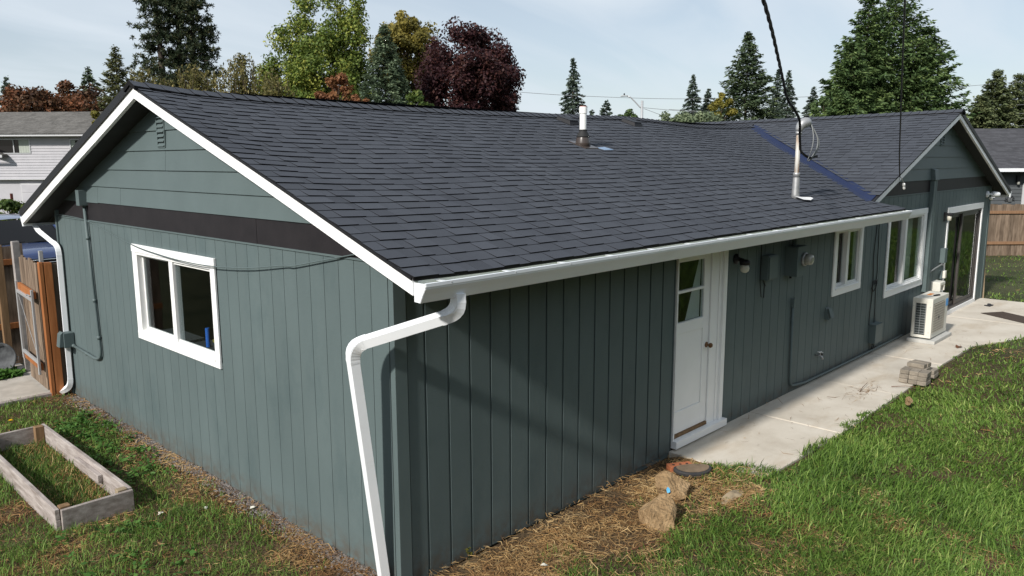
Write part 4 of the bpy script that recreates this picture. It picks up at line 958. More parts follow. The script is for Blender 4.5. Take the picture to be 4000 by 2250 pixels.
fn.lathe([(.06, 0), (.06, .03), (.02, .04)], 14, (.40, .03, zb + .33), (0, -1, 0)); fn.build('fan', 'ac_dark', hp)
hb(MB(), W_ - .15, W_ - .02, -.003, -.0005, .47, .60).build('blue_badge', 'ac_blue', hp)
hb(MB(), .42, .64, .16, .23, H_ + .0005, H_ + .002).build('sticker', 'orange_sticker', hp)
b = MB(); b.box(-.06, .96, -.09, .36, .0, .062); b.build('pad', 'pad', hp, bevel=.008)
hb(MB(), .02, .9, .03, .29, -.023, 0).build('feet', 'ac_dark', hp)
for k in range(4): MB().lathe([(.008, 0), (.006, .004)], 8, (-.0005, (.04, .30)[k % 2], zb + (.10, .55)[k // 2]), (-1, 0, 0)).build('screw', 'galvanised', hp)
kf = empty('hand_tool', (11.43, -.45, zb + H_), rz=R(-18), label='dark handled tool lying on top of the heat pump', cat='tool')
MB().box(-.16, .0, -.012, .012, .001, .006).build('blade', 'galvanised', kf); MB().box(0, .16, -.016, .016, .001, .026).build('handle', 'black_metal', kf, bevel=.006)
wv = empty('wall_elbow', (13.05, -.012, .80), label='cream plastic square-looped cover behind the heat pump', cat='pipe cover')
b = MB(); b.box(-.22, -.15, -.16, 0, -.16, .02); b.box(-.15, .10, -.16, 0, -.045, .02); b.box(.04, .10, -.16, 0, -.16, -.045); b.build('loop', 'ac_shell', wv, bevel=.012); MB().box(-.24, .12, -.012, 0, -.2, .03).build('plate', 'ac_shell', wv)

# ------------------------------------------------------------------ yard things by the long wall
def rock(name, loc, size, seed, label, rz=0, m='rock'):
    import bmesh
    bm = bmesh.new(); bmesh.ops.create_icosphere(bm, subdivisions=4, radius=1.0)
    rs = random.Random(seed); planes = []
    for k in range(16):
        d = Vector((rs.uniform(-1, 1), rs.uniform(-1, 1), rs.uniform(-.8, 1))).normalized(); planes.append((d, rs.uniform(.50, .80)))
    for v in bm.verts:
        p = v.co.copy()
        for d, h in planes:
            t = p.dot(d)
            if t > h: p -= d * (t - h)
        p += p.normalized() * (math.sin(p.x * 9 + seed) * math.sin(p.y * 8) * math.sin(p.z * 10 + seed)) * .035
        v.co = Vector((p.x * size[0], p.y * size[1], p.z * size[2]))
    me = bpy.data.meshes.new(name); bm.to_mesh(me); bm.free(); me.materials.append(M[m])
    o = bpy.data.objects.new(name, me); COL.objects.link(o); o.location = loc; o.rotation_euler = (0, 0, rz); tag(o, label, 'rock'); return o
rk1 = rock('rock', (2.83, -.62, .045), (.26, .21, .165), 5, 'tan angular rock with a blue paint chip, nearer the brick', R(-35))
_d = (Vector((2.60, -.70, .115)) - CAM).normalized(); bpy.context.view_layer.update()
_mi = rk1.matrix_world.inverted(); _hit, _p, _n, _ = rk1.ray_cast(_mi @ CAM, _mi.to_3x3() @ _d)
if _hit:
    _a = _n.cross(Vector((0, 0, 1))).normalized(); _b = _n.cross(_a)
    MB().prism([_p + _n * .001 + _a * u + _b * v for u, v in ((-.016, .02), (.012, .028), (.02, -.004), (.006, -.03), (-.014, -.012))], _n * .003).build('paint_chip', 'paint_chip', rk1)
rk2 = rock('rock', (2.22, -.82, .035), (.23, .19, .20), 12, 'tan jagged rock standing in the dry grass, nearer the corner', R(20))
rock('rock', (7.07, -1.43, .10), (.07, .055, .06), 3, 'small tan stone lying in the long grass', 0)
rock('rock', (3.13, -1.09, -.01), (.22, .07, .06), 9, 'long half-buried grey-brown stone at the lawn edge', R(-4), m='post_wood')
br = empty('brick', (3.36, -.36, .0), rz=R(-32), label='red brick lying by the walkway corner', cat='brick')
MB().box(-.13, .13, -.055, .055, -.03, .05).build('body', 'brick_red', br, bevel=.004)
for k in range(3): MB().lathe([(.016, 0), (.015, .004)], 10, (-.075 + k * .075, 0, .0475)).build('core_hole', 'rubber', br)
dk = empty('stone_slab', (3.36, -.50, .02), rz=R(-40), label='dark half-round slab resting against the brick', cat='slab')
prof = [(.20 * math.cos(a), .10 * math.sin(a) * (1.4 if math.sin(a) < 0 else .6)) for a in np.linspace(0, 2 * math.pi, 28)[:-1]]
MB().prism([(x, y, 0) for x, y in prof], (0, 0, .045)).build('body', 'slate_disc', dk, bevel=.012); MB().prism([(x * .86, y * .8, .0455) for x, y in prof], (0, 0, .004)).build('worn_top', 'slate_top', dk)
dk.rotation_euler = (R(8), 0, R(-40))
# pavers
pv0 = MB().box(-.116, .116, -.059, .059, 0, .060).build('paver', 'paver', bevel=.008)
lay = []
for z in range(3):
    for k in range(3): lay.append((8.36 + z * .01, -.99 - k * .121, z, R(2), 'concrete paver, %s of the front face of the stack, %s row' % (('left', 'middle', 'right')[k], ('bottom', 'second', 'top full')[z])))
for z in range(3):
    for k in range(2): lay.append((8.60 + .01 * z, -1.03 - k * .122, z, R(1), 'concrete paver behind the front face of the stack, %s side, %s layer' % (('wall', 'lawn')[k], ('bottom', 'middle', 'top')[z])))
lay += [(8.84, -1.08 - .121 * k, z, 0, 'concrete paver at the far end of the stack, %s side, %s layer' % (('wall', 'lawn')[k], ('lower', 'upper')[z])) for k in range(2) for z in range(2)]
lay += [(8.55, -1.07, 3, R(88), 'lone paver on top of the stack, left one'), (8.69, -1.09, 3, R(84), 'lone paver on top of the stack, right one')]
for q, (x, y, z, rz_, kk) in enumerate(lay):
    o = pv0 if q == 0 else pv0.copy()
    if q: COL.objects.link(o)
    o.location = (x + random.uniform(-.006, .006), y + random.uniform(-.003, .003), .003 + z * .0615); o.rotation_euler = (0, 0, rz_ + random.uniform(-.03, .03))
    tag(o, kk, 'paver', 'concrete pavers stacked beside the walkway')
# mat and scraps on the patio
mt = empty('doormat', (14.40, -.96, .004), rz=math.atan2(-.86, -.56), label='brown doormat on the patio', cat='doormat')
MB().box(-.55, .60, -.02, .52, 0, .010).build('body', 'doormat', mt, bevel=.004); MB().box(-.555, .605, -.025, .525, 0, .004).build('edge', 'rubber', mt)
sc_ = empty('scrap', (15.72, -.39, .002), label='small dark scrap lying on the patio concrete', cat='scrap')
MB().prism([(-.1, -.05, 0), (.12, -.07, 0), (.16, .03, 0), (.02, .02, 0), (-.05, .07, 0)], (0, 0, .02)).build('body', 'dark_scrap', sc_); MB().box(-.02, .06, -.03, .02, .02, .045).build('fold', 'dark_scrap', sc_)
lf = empty('dead_leaf', (11.12, -.98, .002), label='curled red-brown dead leaf on the walkway', cat='leaf')
MB().idx([(-.09, 0, .0), (-.03, -.05, .03), (.06, -.04, .02), (.10, .02, .0), (.03, .05, .035), (-.04, .045, .02), (0, 0, .012)], [(0, 1, 6), (1, 2, 6), (2, 3, 6), (3, 4, 6), (4, 5, 6), (5, 0, 6)]).build('blade', 'leaf_brown', lf); MB().tube([(-.09, 0, 0), (-.14, -.01, .01)], .003, 5).build('stalk', 'leaf_brown', lf)

# ------------------------------------------------------------------ raised garden bed
bed = empty('garden_bed', (-1.17, 4.2, 0), label='raised garden bed of weathered planks in the left yard', cat='garden bed')
def bb(name, x0, x1, y0, y1, z0, z1, m='bed_wood', rz=0): return MB().box(x0 + 1.17, x1 + 1.17, y0 - 4.2, y1 - 4.2, z0, z1).build(name, m, bed, bevel=.004)
bb('plank', -.895, -.857, 2.90, 5.50, .07, .165); bb('plank', -.893, -.855, 2.90, 5.50, -.05, .066)
bb('plank', -1.51, -1.472, 2.885, 5.50, .07, .165); bb('plank', -1.508, -1.47, 2.885, 5.50, -.05, .066)
bb('plank', -1.467, -.865, 2.845, 2.883, -.05, .160); bb('plank', -1.47, -.90, 5.462, 5.50, -.05, .16)
bb('corner_post', -.985, -.897, 5.37, 5.46, -.05, .175, 'old_post'); bb('corner_post', -1.465, -1.38, 2.89, 2.965, -.05, .175, 'old_post'); bb('corner_post', -.985, -.90, 2.89, 2.965, -.05, .172, 'post_wood'); bb('corner_post', -1.465, -1.38, 5.37, 5.46, -.05, .165, 'old_post')
bb('cleat', -.94, -.897, 3.55, 4.25, .03, .115)

# ------------------------------------------------------------------ left fence, gate and path
sl_ = slab([(-.55, 7.42), (-.06, 7.42), (-.06, 11.2), (-.9, 11.2), (-1.3, 8.6), (-1.5, 7.52)], None, -.02, 'concrete_old'); sl_.name = 'path'; tag(sl_, kind='structure')
tb = MB().bar((-1.6, 7.36, -.03), (-.18, 7.40, -.03), .09, .07).build('timber_edge', 'bed_wood', bevel=.005); tag(tb, 'grey timber edging across the foot of the path by the gate', 'timber')
gt = empty('gate', (-.27, 7.45, 0), label='open board gate with grey metal frame by the gable corner', cat='gate')
GA = Vector((.055, 1.0, 0)).normalized()     # gate runs back from the post
GN = Vector((-1, .055, 0))
def gp(u, z, off=0): p = GA * u + GN * off; return (p.x, p.y, z)
u = .0; k = 0
while u < .98:
    wbd = .135 + .01 * (k % 3); zt = 1.80 + .02 * ((k * 7) % 3); q = MB()
    a, b_ = u + .003, u + wbd - .003
    P = [gp(a, .03), gp(b_, .03), gp(b_, .03, -.018), gp(a, .03, -.018), gp(a, zt), gp(b_, zt), gp(b_, zt, -.018), gp(a, zt, -.018)]
    q.idx(P, [(3, 2, 1, 0), (4, 5, 6, 7), (0, 1, 5, 4), (1, 2, 6, 5), (2, 3, 7, 6), (3, 0, 4, 7)]).build('board', 'fence_wood', gt); u += wbd; k += 1
for z in (.36, 1.36):
    MB().bar(gp(.03, z, .045), gp(.93, z + (.04 if z > 1 else .02), .045), .04, .095).build('rail', 'cedar', gt, bevel=.003)
for (p, q) in (((.03, .26), (.03, 1.44)), ((.93, .34), (.93, 1.47)), ((.03, .43), (.93, .45)), ((.03, 1.30), (.93, 1.33))):
    MB().bar(gp(*p, .075), gp(*q, .075), .042, .03, up=(-1, 0, 0)).build('metal_frame', 'street_metal', gt, bevel=.003)
MB().tube([gp(.05, .5, .07), gp(.92, 1.28, .07)], .004, 5).build('brace_cable', 'galvanised', gt)
MB().tube([gp(.02, 1.36, .10), gp(.14, 1.37, .11), gp(.20, 1.35, .10)], .010, 6).build('latch', 'galvanised', gt)
def post(x0, x1, y0, y1, z1, label, m, name='fence_post'):
    o = empty(name, ((x0 + x1) / 2, (y0 + y1) / 2, 0), label=label, cat='post'); hx, hy = (x1 - x0) / 2, (y1 - y0) / 2
    MB().box(-hx, hx, -hy, hy, -.05, z1 - .012).build('shaft', m, o, bevel=.004); MB().box(-hx * .94, hx * .94, -hy * .94, hy * .94, z1 - .012, z1).build('top', m, o); return o
post(-.205, -.108, 7.33, 7.42, 1.81, 'broad cedar post beside the far gable downspout', 'cedar'); post(-.262, -.218, 7.33, 7.42, 1.82, 'narrow cedar strip next to the gate boards', 'cedar')
post(-.207, -.160, 7.48, 7.53, 1.96, 'grey metal post sticking up behind the cedar posts', 'street_metal')
fp = empty('board_fence', (-.06, 7.36, 0), label='dark board panel between the cedar post and the house corner', cat='fence')
for k in range(2): MB().box(-.042 + k * .062, .018 + k * .062, 0, .02, .0, 1.79).build('board', 'fence_wood', fp)
bf = empty('side_fence', (-.2, 9.55, 0), label='weathered board fence with orange rails behind the open gate', cat='fence')
u = -1.9; k = 0
while u < .28:
    zt = 1.86 + .03 * (k % 2); MB().box(u, u + .134, .0, .02, .0, zt).build('board', 'fence_wood', bf); u += .139; k += 1
for z in (.62, 1.62): MB().bar((-1.9, -.03, z), (.28, -.03, z), .04, .09).build('rail', 'cedar', bf, bevel=.003)
post(-.30, -.20, 9.36, 9.46, 1.90, 'rusty brown fence post left of the gate', 'old_post'); post(-.155, -.06, 8.96, 9.06, 1.98, 'grey weathered post at the hinge side of the gate', 'weathered_wood')
td = empty('metal_tub', (-.42, 9.22, .17), label='round galvanised tub leaning on the side fence', cat='tub')
MB().lathe([(.20, 0), (.22, .02), (.24, .10), (.255, .105), (.255, .115), (.235, .115), (.21, .03), (.001, .028)], 28).build('body', 'zinc_tub', td, smooth=True); td.rotation_euler = (R(68), 0, R(-30))
for s in (-1, 1): MB().tube([(s * .245, -.03, .09), (s * .28, -.02, .09), (s * .28, .02, .09), (s * .245, .03, .09)], .005, 6).build('handle', 'zinc_tub', td)

# ------------------------------------------------------------------ parked car beyond the fence
car = empty('parked_car', (2.36, 16.38, -.05), rz=R(2), label='dark blue car parked nose-on beyond the side fence', cat='car')
# local: +x to the right as seen, -y towards the viewer (front), z up
def loft(secs, n, mats, name, parent, smooth=True, mi=0):
    V = []; F = []
    for s in secs: V += s
    m_ = len(secs[0])
    for i in range(len(secs) - 1):
        for j in range(m_ - 1): F.append((i * m_ + j, i * m_ + j + 1, (i + 1) * m_ + j + 1, (i + 1) * m_ + j))
    return MB().idx(V, F).build(name, mats, parent, smooth=smooth)
hw = .96
def sec(y, z, wv, cr_, drop): return [(wv * t, y, z - drop * abs(t) ** 3 + cr_ * (1 - t * t)) for t in np.linspace(-1, 1, 17)]
hood = loft([sec(.0, .80, .90, .02, .05), sec(.03, .98, .91, .03, .06), sec(.12, 1.045, .92, .035, .06), sec(.45, 1.10, .935, .04, .05), sec(.9, 1.14, .94, .04, .045), sec(1.32, 1.17, .94, .035, .04)], 17, 'car_paint', 'hood', car)
loft([[(wv * t, y + .0, z) for t in np.linspace(-1, 1, 5)] for y, z, wv in ((.02, .25, .93), (-.10, .30, .93), (-.12, .52, .93), (-.03, .60, .92), (.0, .80, .90))], 5, 'car_paint', 'bumper', car)
b = MB()
b.box(-.96, .96, .5, 4.5, .30, 1.10); b.build('body', 'car_paint', car, bevel=.06)
ws = loft([[(.80 * t, 1.30 + .06 * (t * t - 1), 1.17 - .02 * t * t) for t in np.linspace(-1, 1, 9)], [(.74 * t, 1.72 + .05 * (t * t - 1), 1.50 - .01 * t * t) for t in np.linspace(-1, 1, 9)], [(.66 * t, 2.05 + .05 * (t * t - 1), 1.74) for t in np.linspace(-1, 1, 9)]], 9, 'car_dark', 'windshield', car)
M['car_glass'] = M['car_dark'].copy(); M['car_glass'].name = 'car_glass'
M['car_glass'].node_tree.nodes['Principled BSDF'].inputs['Roughness'].default_value = .06; ws.data.materials[0] = M['car_glass']
for s in (-1, 1): MB().tube([(s * .86, 1.26, 1.16), (s * .79, 1.70, 1.50), (s * .70, 2.06, 1.755)], .045, 8).build('pillar', 'car_paint', car, smooth=True)
loft([sec(2.03, 1.745, .70, .03, .02), sec(2.3, 1.785, .74, .035, .03), sec(3.2, 1.80, .75, .035, .03), sec(4.3, 1.74, .72, .03, .03)], 17, 'car_paint', 'roof', car)
for s in (-1, 1):
    MB().tube([(s * .66, 2.25, 1.81), (s * .67, 2.4, 1.86), (s * .67, 4.0, 1.86), (s * .66, 4.2, 1.80)], .018, 6).build('roof_rail', 'chrome', car)
    MB().idx([(s * .93, 1.35, 1.12), (s * .72, 2.05, 1.73), (s * .74, 4.3, 1.70), (s * .94, 4.45, 1.10)], [(0, 1, 2, 3)]).build('side_window', 'car_dark', car)
    MB().lathe([(.06, 0), (.10, .03), (.10, .09), (.05, .13)], 12, (s * .98, 1.42, 1.22), (s, -.2, .1)).build('mirror', 'car_paint', car, smooth=True)
    MB().box(s * .76 - .15, s * .76 + .15, -.02, .06, .72, .90).build('headlight', 'glass_dome', car, bevel=.03)
    for y_ in (.85, 3.7):
        wh = MB().lathe([(.36, 0), (.37, .03), (.37, .20), (.35, .23)], 24, (s * .95, y_, .36), (-s, 0, 0)).build('wheel', 'tyre', car, smooth=True); MB().lathe([(.23, 0), (.23, .01), (.05, .02)], 16, (s * .955, y_, .36), (s, 0, 0)).build('rim', 'chrome', wh)
MB().box(-.60, .60, -.015, .03, .60, .93).build('grille', 'car_dark', car)
for z in (.90, .83, .755): MB().tube([(-.58, -.03, z), (0, -.05, z + .005), (.58, -.03, z)], .012, 8).build('grille_bar', 'chrome', car, smooth=True)
MB().tube([(-.2, -.05, .68), (0, -.06, .72), (.2, -.05, .68), (.22, -.05, .62)], .012, 8).build('emblem_arc', 'chrome', car, smooth=True)
for s in (-.35, .25): MB().tube([(s - .3, 1.27, 1.215), (s + .25, 1.33, 1.235)], .009, 5).build('wiper', 'car_dark', car)
MB().lathe([(.05, 0), (.03, .02)], 12, (0, 2.0, 1.70), (0, -1, .5)).build('mirror_mount', 'car_dark', car)

# ------------------------------------------------------------------ white neighbour house (left)
nb = empty('neighbour_house', (10.24, 42.99, 0), rz=R(-46.3 - 2), label='white two-storey neighbour house with grey roof at the far left', cat='house')
pp = .01381
def nx_(px): return (px - 200) * pp
b = MB(); x0, x1 = nx_(-420), nx_(520)
wl_ = [(nx_(-75), nx_(121), 3.56, 4.36), (nx_(279), nx_(360), 3.72, 4.32)]
MB().box(x0, x1, .06, 7.5, 2.2, 4.62).build('wall', 'nb_white', nb); MB().box(x0 + .1, x1 - .1, .25, 7.4, -.1, 2.2).build('wall', 'nb_white', nb)
z = 2.22
while z < 4.5:
    segs = [(x0, x1)]
    for a, b_, c_, d_ in wl_:
        if z + .146 > c_ and z < d_:
            segs = [s for (s0, s1) in segs for s in ((s0, min(s1, a)), (max(s0, b_), s1)) if s[1] - s[0] > .02]
    for s0, s1 in segs: MB().hexa([(s0, .02, z), (s1, .02, z), (s1, .059, z), (s0, .059, z), (s0, .045, z + .143), (s1, .045, z + .143), (s1, .059, z + .143), (s0, .059, z + .143)]).build('siding_board', 'nb_white', nb)
    z += .147
MB().box(x0, x1, -.02, .24, 2.17, 2.215).build('belt_trim', 'nb_trim', nb)
for (a, b_, c_, d_), cut, cur in zip(wl_, (nx_(54), nx_(330)), ((nx_(74), nx_(119)), (nx_(283), nx_(300)))):
    t = MB(); 
    for q in ((a, b_, d_ - .05, d_), (a, b_, c_, c_ + .05), (a, a + .05, c_ + .05, d_ - .05), (b_ - .05, b_, c_ + .05, d_ - .05)): t.box(q[0], q[1], .0, .055, q[2], q[3])
    wn = t.build('window', 'street_metal', nb); MB().box(cut - .025, cut + .025, .01, .05, c_ + .05, d_ - .05).build('mullion', 'nb_trim', wn)
    MB().box(a + .05, b_ - .05, .050, .056, c_ + .05, d_ - .05).build('pane', 'car_glass', wn)
    cu_ = MB(); nfold = 9
    for k in range(nfold):
        xa = cur[0] + (cur[1] - cur[0]) * k / nfold; xb = cur[0] + (cur[1] - cur[0]) * (k + 1) / nfold; dd = .008 if k % 2 else .0
        cu_.idx([(xa, .047 - dd, c_ + .06), (xb, .047 - .008 + dd, c_ + .06), (xb, .047 - .008 + dd, d_ - .06), (xa, .047 - dd, d_ - .06)], [(0, 1, 2, 3)])
    cu_.build('curtain', 'curtain_green', wn)
gd = MB().box(nx_(58), nx_(420), .17, .245, -.05, 1.97).build('garage_door', 'nb_trim', nb)
for k in range(4): MB().box(nx_(62), nx_(416), .15, .169, .02 + k * .48, .46 + k * .48).build('door_panel', 'nb_white', gd, bevel=.01)
MB().box(nx_(116), nx_(160), .135, .149, 1.30, 1.55).build('door_window', 'car_glass', gd)
RF = MB(); ez, rz2 = 4.60, 6.02
nC = 14
for k in range(nC):
    y0 = -.45 + (4.2 + .45) * k / nC; y1 = -.45 + (4.2 + .45) * (k + 1) / nC; z0 = ez + (rz2 - ez) * k / nC; z1 = ez + (rz2 - ez) * (k + 1) / nC
    xq = x0 - .4
    while xq < x1 + .4:
        xw = min(random.uniform(.22, .4), x1 + .4 - xq + .001); RF.idx([(xq, y0, z0 + .02), (xq + xw, y0, z0 + .02), (xq + xw, y1, z1 + .004), (xq, y1, z1 + .004), (xq, y0, z0 - .01), (xq + xw, y0, z0 - .01)], [(0, 1, 2, 3), (4, 5, 1, 0)], 0, random.random()); xq += xw
rf = RF.build('roof', 'nb_roof', nb, tone=True)
MB().idx([(x0 - .4, 4.2, rz2), (x1 + .4, 4.2, rz2), (x1 + .4, 8.8, ez), (x0 - .4, 8.8, ez), (x0 - .4, 4.2, rz2 - .1), (x1 + .4, 4.2, rz2 - .1), (x1 + .4, 8.8, ez - .1), (x0 - .4, 8.8, ez - .1), (x0 - .4, -.45, ez - .1), (x1 + .4, -.45, ez - .1)], [(0, 1, 2, 3), (7, 6, 5, 4), (4, 5, 9, 8), (0, 4, 8), (1, 9, 5)]).build('roof_back', 'nb_roof', nb)
MB().box(x0 - .4, x1 + .4, -.56, -.455, ez - .13, ez - .02).build('gutter', 'nb_trim', nb); MB().box(x0 - .4, x1 + .4, -.60, -.45, ez - .018, ez - .008).build('drip_edge', 'black_metal', nb)
MB().idx([(x0 - .4, -.45, 4.48), (x1 + .4, -.45, 4.48), (x1 + .4, .06, 4.52), (x0 - .4, .06, 4.52)], [(0, 1, 2, 3)]).build('soffit', 'nb_trim', nb)
pr_ = MB().idx([(nx_(-60), -.5, 3.95), (nx_(30), -.5, 3.50), (nx_(30), .0, 3.50), (nx_(-60), 0, 3.95), (nx_(-60), -.5, 3.83), (nx_(30), -.5, 3.38), (nx_(30), .0, 3.38), (nx_(-60), 0, 3.83)], [(0, 1, 2, 3), (7, 6, 5, 4), (0, 4, 5, 1), (1, 5, 6, 2), (2, 6, 7, 3)]).build('porch_roof', 'nb_roof', nb)
MB().box(nx_(-60), nx_(31), -.54, -.50, 3.36, 3.50).build('fascia', 'nb_trim', pr_)
rp_ = MB().box(-.045, .045, -.045, .045, -.1, 1.9).build('red_post', 'red_post', bevel=.01); rp_.location = (5.4, 31.5, 0); tag(rp_, 'dark red post in front of the white neighbour house', 'post')

# ------------------------------------------------------------------ dark neighbour house (right) and fence
nr = empty('grey_house', (35.02, 3.78, 0), rz=R(-46.3), label='dark grey single-storey neighbour house behind the far right fence', cat='house')
q = .01085
def ux(px): return (px - 3900) * q
xa, xb = ux(3800), ux(4300)
MB().box(xa, xb, .10, 8, -.1, 2.62).build('wall', 'nb_gray', nr)
z = .0
while z < 2.5:
    MB().hexa([(xa, .06, z), (xb, .06, z), (xb, .099, z), (xa, .099, z), (xa, .085, z + .148), (xb, .085, z + .148), (xb, .099, z + .148), (xa, .099, z + .148)]).build('siding_board', 'nb_gray', nr); z += .152
RF = MB(); ez, rz2 = 2.73, 4.55; nC = 30; ydp = 5.0
for k in range(nC):
    y0 = -.5 + (ydp + .5) * k / nC; y1 = -.5 + (ydp + .5) * (k + 1) / nC; z0 = ez + (rz2 - ez) * k / nC; z1 = ez + (rz2 - ez) * (k + 1) / nC
    xq = xa - 2.5
    while xq < xb + .4:
        xw = random.uniform(.25, .5); RF.idx([(xq, y0, z0 + .022), (xq + xw, y0, z0 + .022), (xq + xw, y1, z1 + .004), (xq, y1, z1 + .004), (xq, y0, z0 - .01), (xq + xw, y0, z0 - .01)], [(0, 1, 2, 3), (4, 5, 1, 0)], 0, random.random()); xq += xw
RF.build('roof', 'nb_roof_dark', nr, tone=True)
MB().idx([(xa - 2.5, ydp, rz2), (xb + .4, ydp, rz2), (xb + .4, 10.5, ez), (xa - 2.5, 10.5, ez)], [(0, 1, 2, 3)]).build('roof_back', 'nb_roof_dark', nr)
MB().box(xa - 2.5, xb, -.42, .1, 2.60, 2.64).build('soffit', 'nb_gray', nr); MB().box(xa + .35, xb, -.63, -.515, 2.585, 2.725).build('gutter', 'white_metal', nr)
v = MB().box(ux(3866), ux(3898), .03, .06, 1.48, 1.64).build('wall_vent', 'white_metal', nr)
for k in range(4): MB().box(ux(3868), ux(3896), .02, .031, 1.50 + k * .033, 1.515 + k * .033).build('slat', 'street_metal', v)
wl2 = MB().box(ux(3975), ux(3987), -.05, .06, 2.14, 2.42).build('wall_lamp', 'black_metal', nr, bevel=.01); MB().lathe([(.04, 0), (.06, -.05), (.05, -.13), (.001, -.14)], 10, (ux(3981), -.05, 2.17)).build('glass', 'glass_dome', wl2, smooth=True)
MB().box(ux(4005), ux(4100), .02, .06, .9, 2.1).build('window', 'nb_trim', nr)
su = empty('wall_ornament', (0, 0, 0), label='dark metal crab-like ornament on the grey neighbour wall above the fence', cat='ornament')
p0 = nr.location; cc = Vector((math.cos(R(-46.3)), math.sin(R(-46.3)), 0)); nn = Vector((-math.sin(R(-46.3)), math.cos(R(-46.3)), 0))
su.location = p0 + cc * ux(3957) + nn * .03 + Vector((0, 0, 1.36)); su.rotation_euler = (0, 0, R(-46.3))
MB().lathe([(.10, 0), (.08, .02), (.02, .04)], 14, (0, 0, .03), (0, -1, 0)).build('body', 'black_metal', su)
for k in range(7):
    a = R(-10 + k * 33); MB().tube([(.10 * math.cos(a), -.01, .03 + .10 * math.sin(a)), (.18 * math.cos(a + .2), -.01, .03 + .17 * math.sin(a + .2)), (.21 * math.cos(a - .1), -.01, .03 + .2 * math.sin(a - .1))], .013, 6).build('limb', 'black_metal', su)
for z in (.0, .05, -.05): MB().tube([(-.09, -.03, z + .03), (0, -.045, z + .02), (.09, -.03, z + .03)], .008, 5).build('rib', 'wire_grey', su)

fe = empty('back_fence', (26.2, 1.75, -.05), rz=R(-46.3), label='weathered grey-brown board fence with cedar rails at the far right', cat='fence')
u = -2.2; k = 0
while u < 2.6:
    wbd = .135 + .006 * (k % 2); MB().box(u, u + wbd, 0, .02, .0, 1.69 + .015 * ((k * 5) % 3)).build('board', 'fence_wood', fe); u += wbd + .004; k += 1
for z in (.44, 1.45): MB().bar((-2.2, -.03, z), (2.6, -.03, z), .04, .095).build('rail', 'cedar_rail', fe, bevel=.003)
MB().box(1.02, 1.12, -.11, -.011, -.05, 1.5).build('post', 'cedar_rail', fe, bevel=.004)
ep = empty('lumber_post', (16.93, .02, 0), label='pale wooden post leaning at the far corner of the house', cat='post')
MB().bar((-.03, .0, -.05), (.12, .10, 1.74), .09, .09).build('shaft', 'post_wood', ep, bevel=.004); MB().bar((.12, .10, 1.74), (.1205, .1003, 1.745), .085, .085).build('top', 'weathered_wood', ep)

# fence along the far side of the lawn (shows in the window reflections)
sf = empty('lawn_fence', (9, -9.5, 0), label='weathered board fence across the lawn facing the long wall', cat='fence')
bd0 = MB().box(0, .136, 0, .02, 0, 1.75).build('board', 'fence_wood', sf)
for k in range(1, 130):
    o = bd0.copy(); COL.objects.link(o); o.location = (k * .14 - 5, 0, random.uniform(-.02, .02))
bd0.location = (-5, 0, 0)
for z in (.45, 1.45): MB().bar((-5, .03, z), (13.2, .03, z), .04, .09).build('rail', 'cedar', sf)

# ------------------------------------------------------------------ street lamp and far wires
stl = empty('street_lamp', (48.06, 30.87, 0), label='grey street lamp with curved arm beyond the roof ridge', cat='street lamp')
MB().tube([(0, 0, -.5), (0, 0, 7.6)], [.13, .10], 10).build('pole', 'street_metal', stl, smooth=True)
a = Vector((47.0 - 48.06, 32.10 - 30.87, 0)); 
MB().tube([(0, 0, 7.0), (a.x * .12, a.y * .12, 7.15), (a.x * .35, a.y * .35, 7.55), (a.x * .55, a.y * .55, 7.86), (a.x * .75, a.y * .75, 7.99)], .05, 8).build('arm', 'street_metal', stl, smooth=True)
MB().bar((a.x * .7, a.y * .7, 7.98), (a.x * 1.02, a.y * 1.02, 7.96), .24, .09).build('head', 'street_metal', stl, bevel=.03); MB().lathe([(.05, 0), (.06, .04), (.05, .12), (.01, .14)], 10, (a.x * .85, a.y * .85, 8.03)).build('sensor', 'black_metal', stl, smooth=True)
FW = [([(30, 41, 8.6), (38.75, 33.34, 7.76), (41.84, 30.04, 7.51), (44.95, 26.76, 7.36), (48.08, 23.5, 7.36), (51.21, 20.24, 7.43), (54.36, 16.99, 7.63), (57.52, 13.76, 7.93), (62.59, 8.6, 8.48), (70, 1, 9.4)], 'highest thin wire crossing the trees on the right'),
      ([(43.75, 27.87, 6.75), (45.72, 25.75, 6.49), (48, 23.2, 6.3)], 'thin wire leaving the street lamp, upper of two'), ([(43.81, 27.8, 6.68), (44.97, 26.41, 6.0), (46, 25.2, 5.4)], 'thin wire leaving the street lamp, lower of two'),
      ([(45, 26.5, 6.62), (47.09, 24.31, 6.43), (49.81, 21.41, 6.19), (52.31, 18.79, 6.14), (55.45, 15.54, 6.34), (59.37, 11.53, 6.64), (62.4, 8.42, 6.87), (68, 2.4, 7.4)], 'thin wire just above the wing ridge'),
      ([(57.5, 13.1, 5.52), (59.63, 11.03, 5.69), (62.28, 8.31, 5.91), (68, 2.5, 6.4)], 'thin wire crossing the far right hedge, second from the bottom'), ([(58.0, 12.7, 6.15), (59.81, 10.96, 6.19), (62.32, 8.35, 6.25), (68, 2.6, 6.4)], 'thin wire crossing the far right hedge, third from the bottom'), ([(58.3, 12.2, 5.1), (60.32, 10.2, 5.24), (62.22, 8.26, 5.41), (68, 2.3, 5.9)], 'lowest thin wire crossing the far right hedge')]
for P, lb in FW: cable('overhead_wire', P, .016, 'wire_far', lb, cat='wire', group='thin wires in the distance')

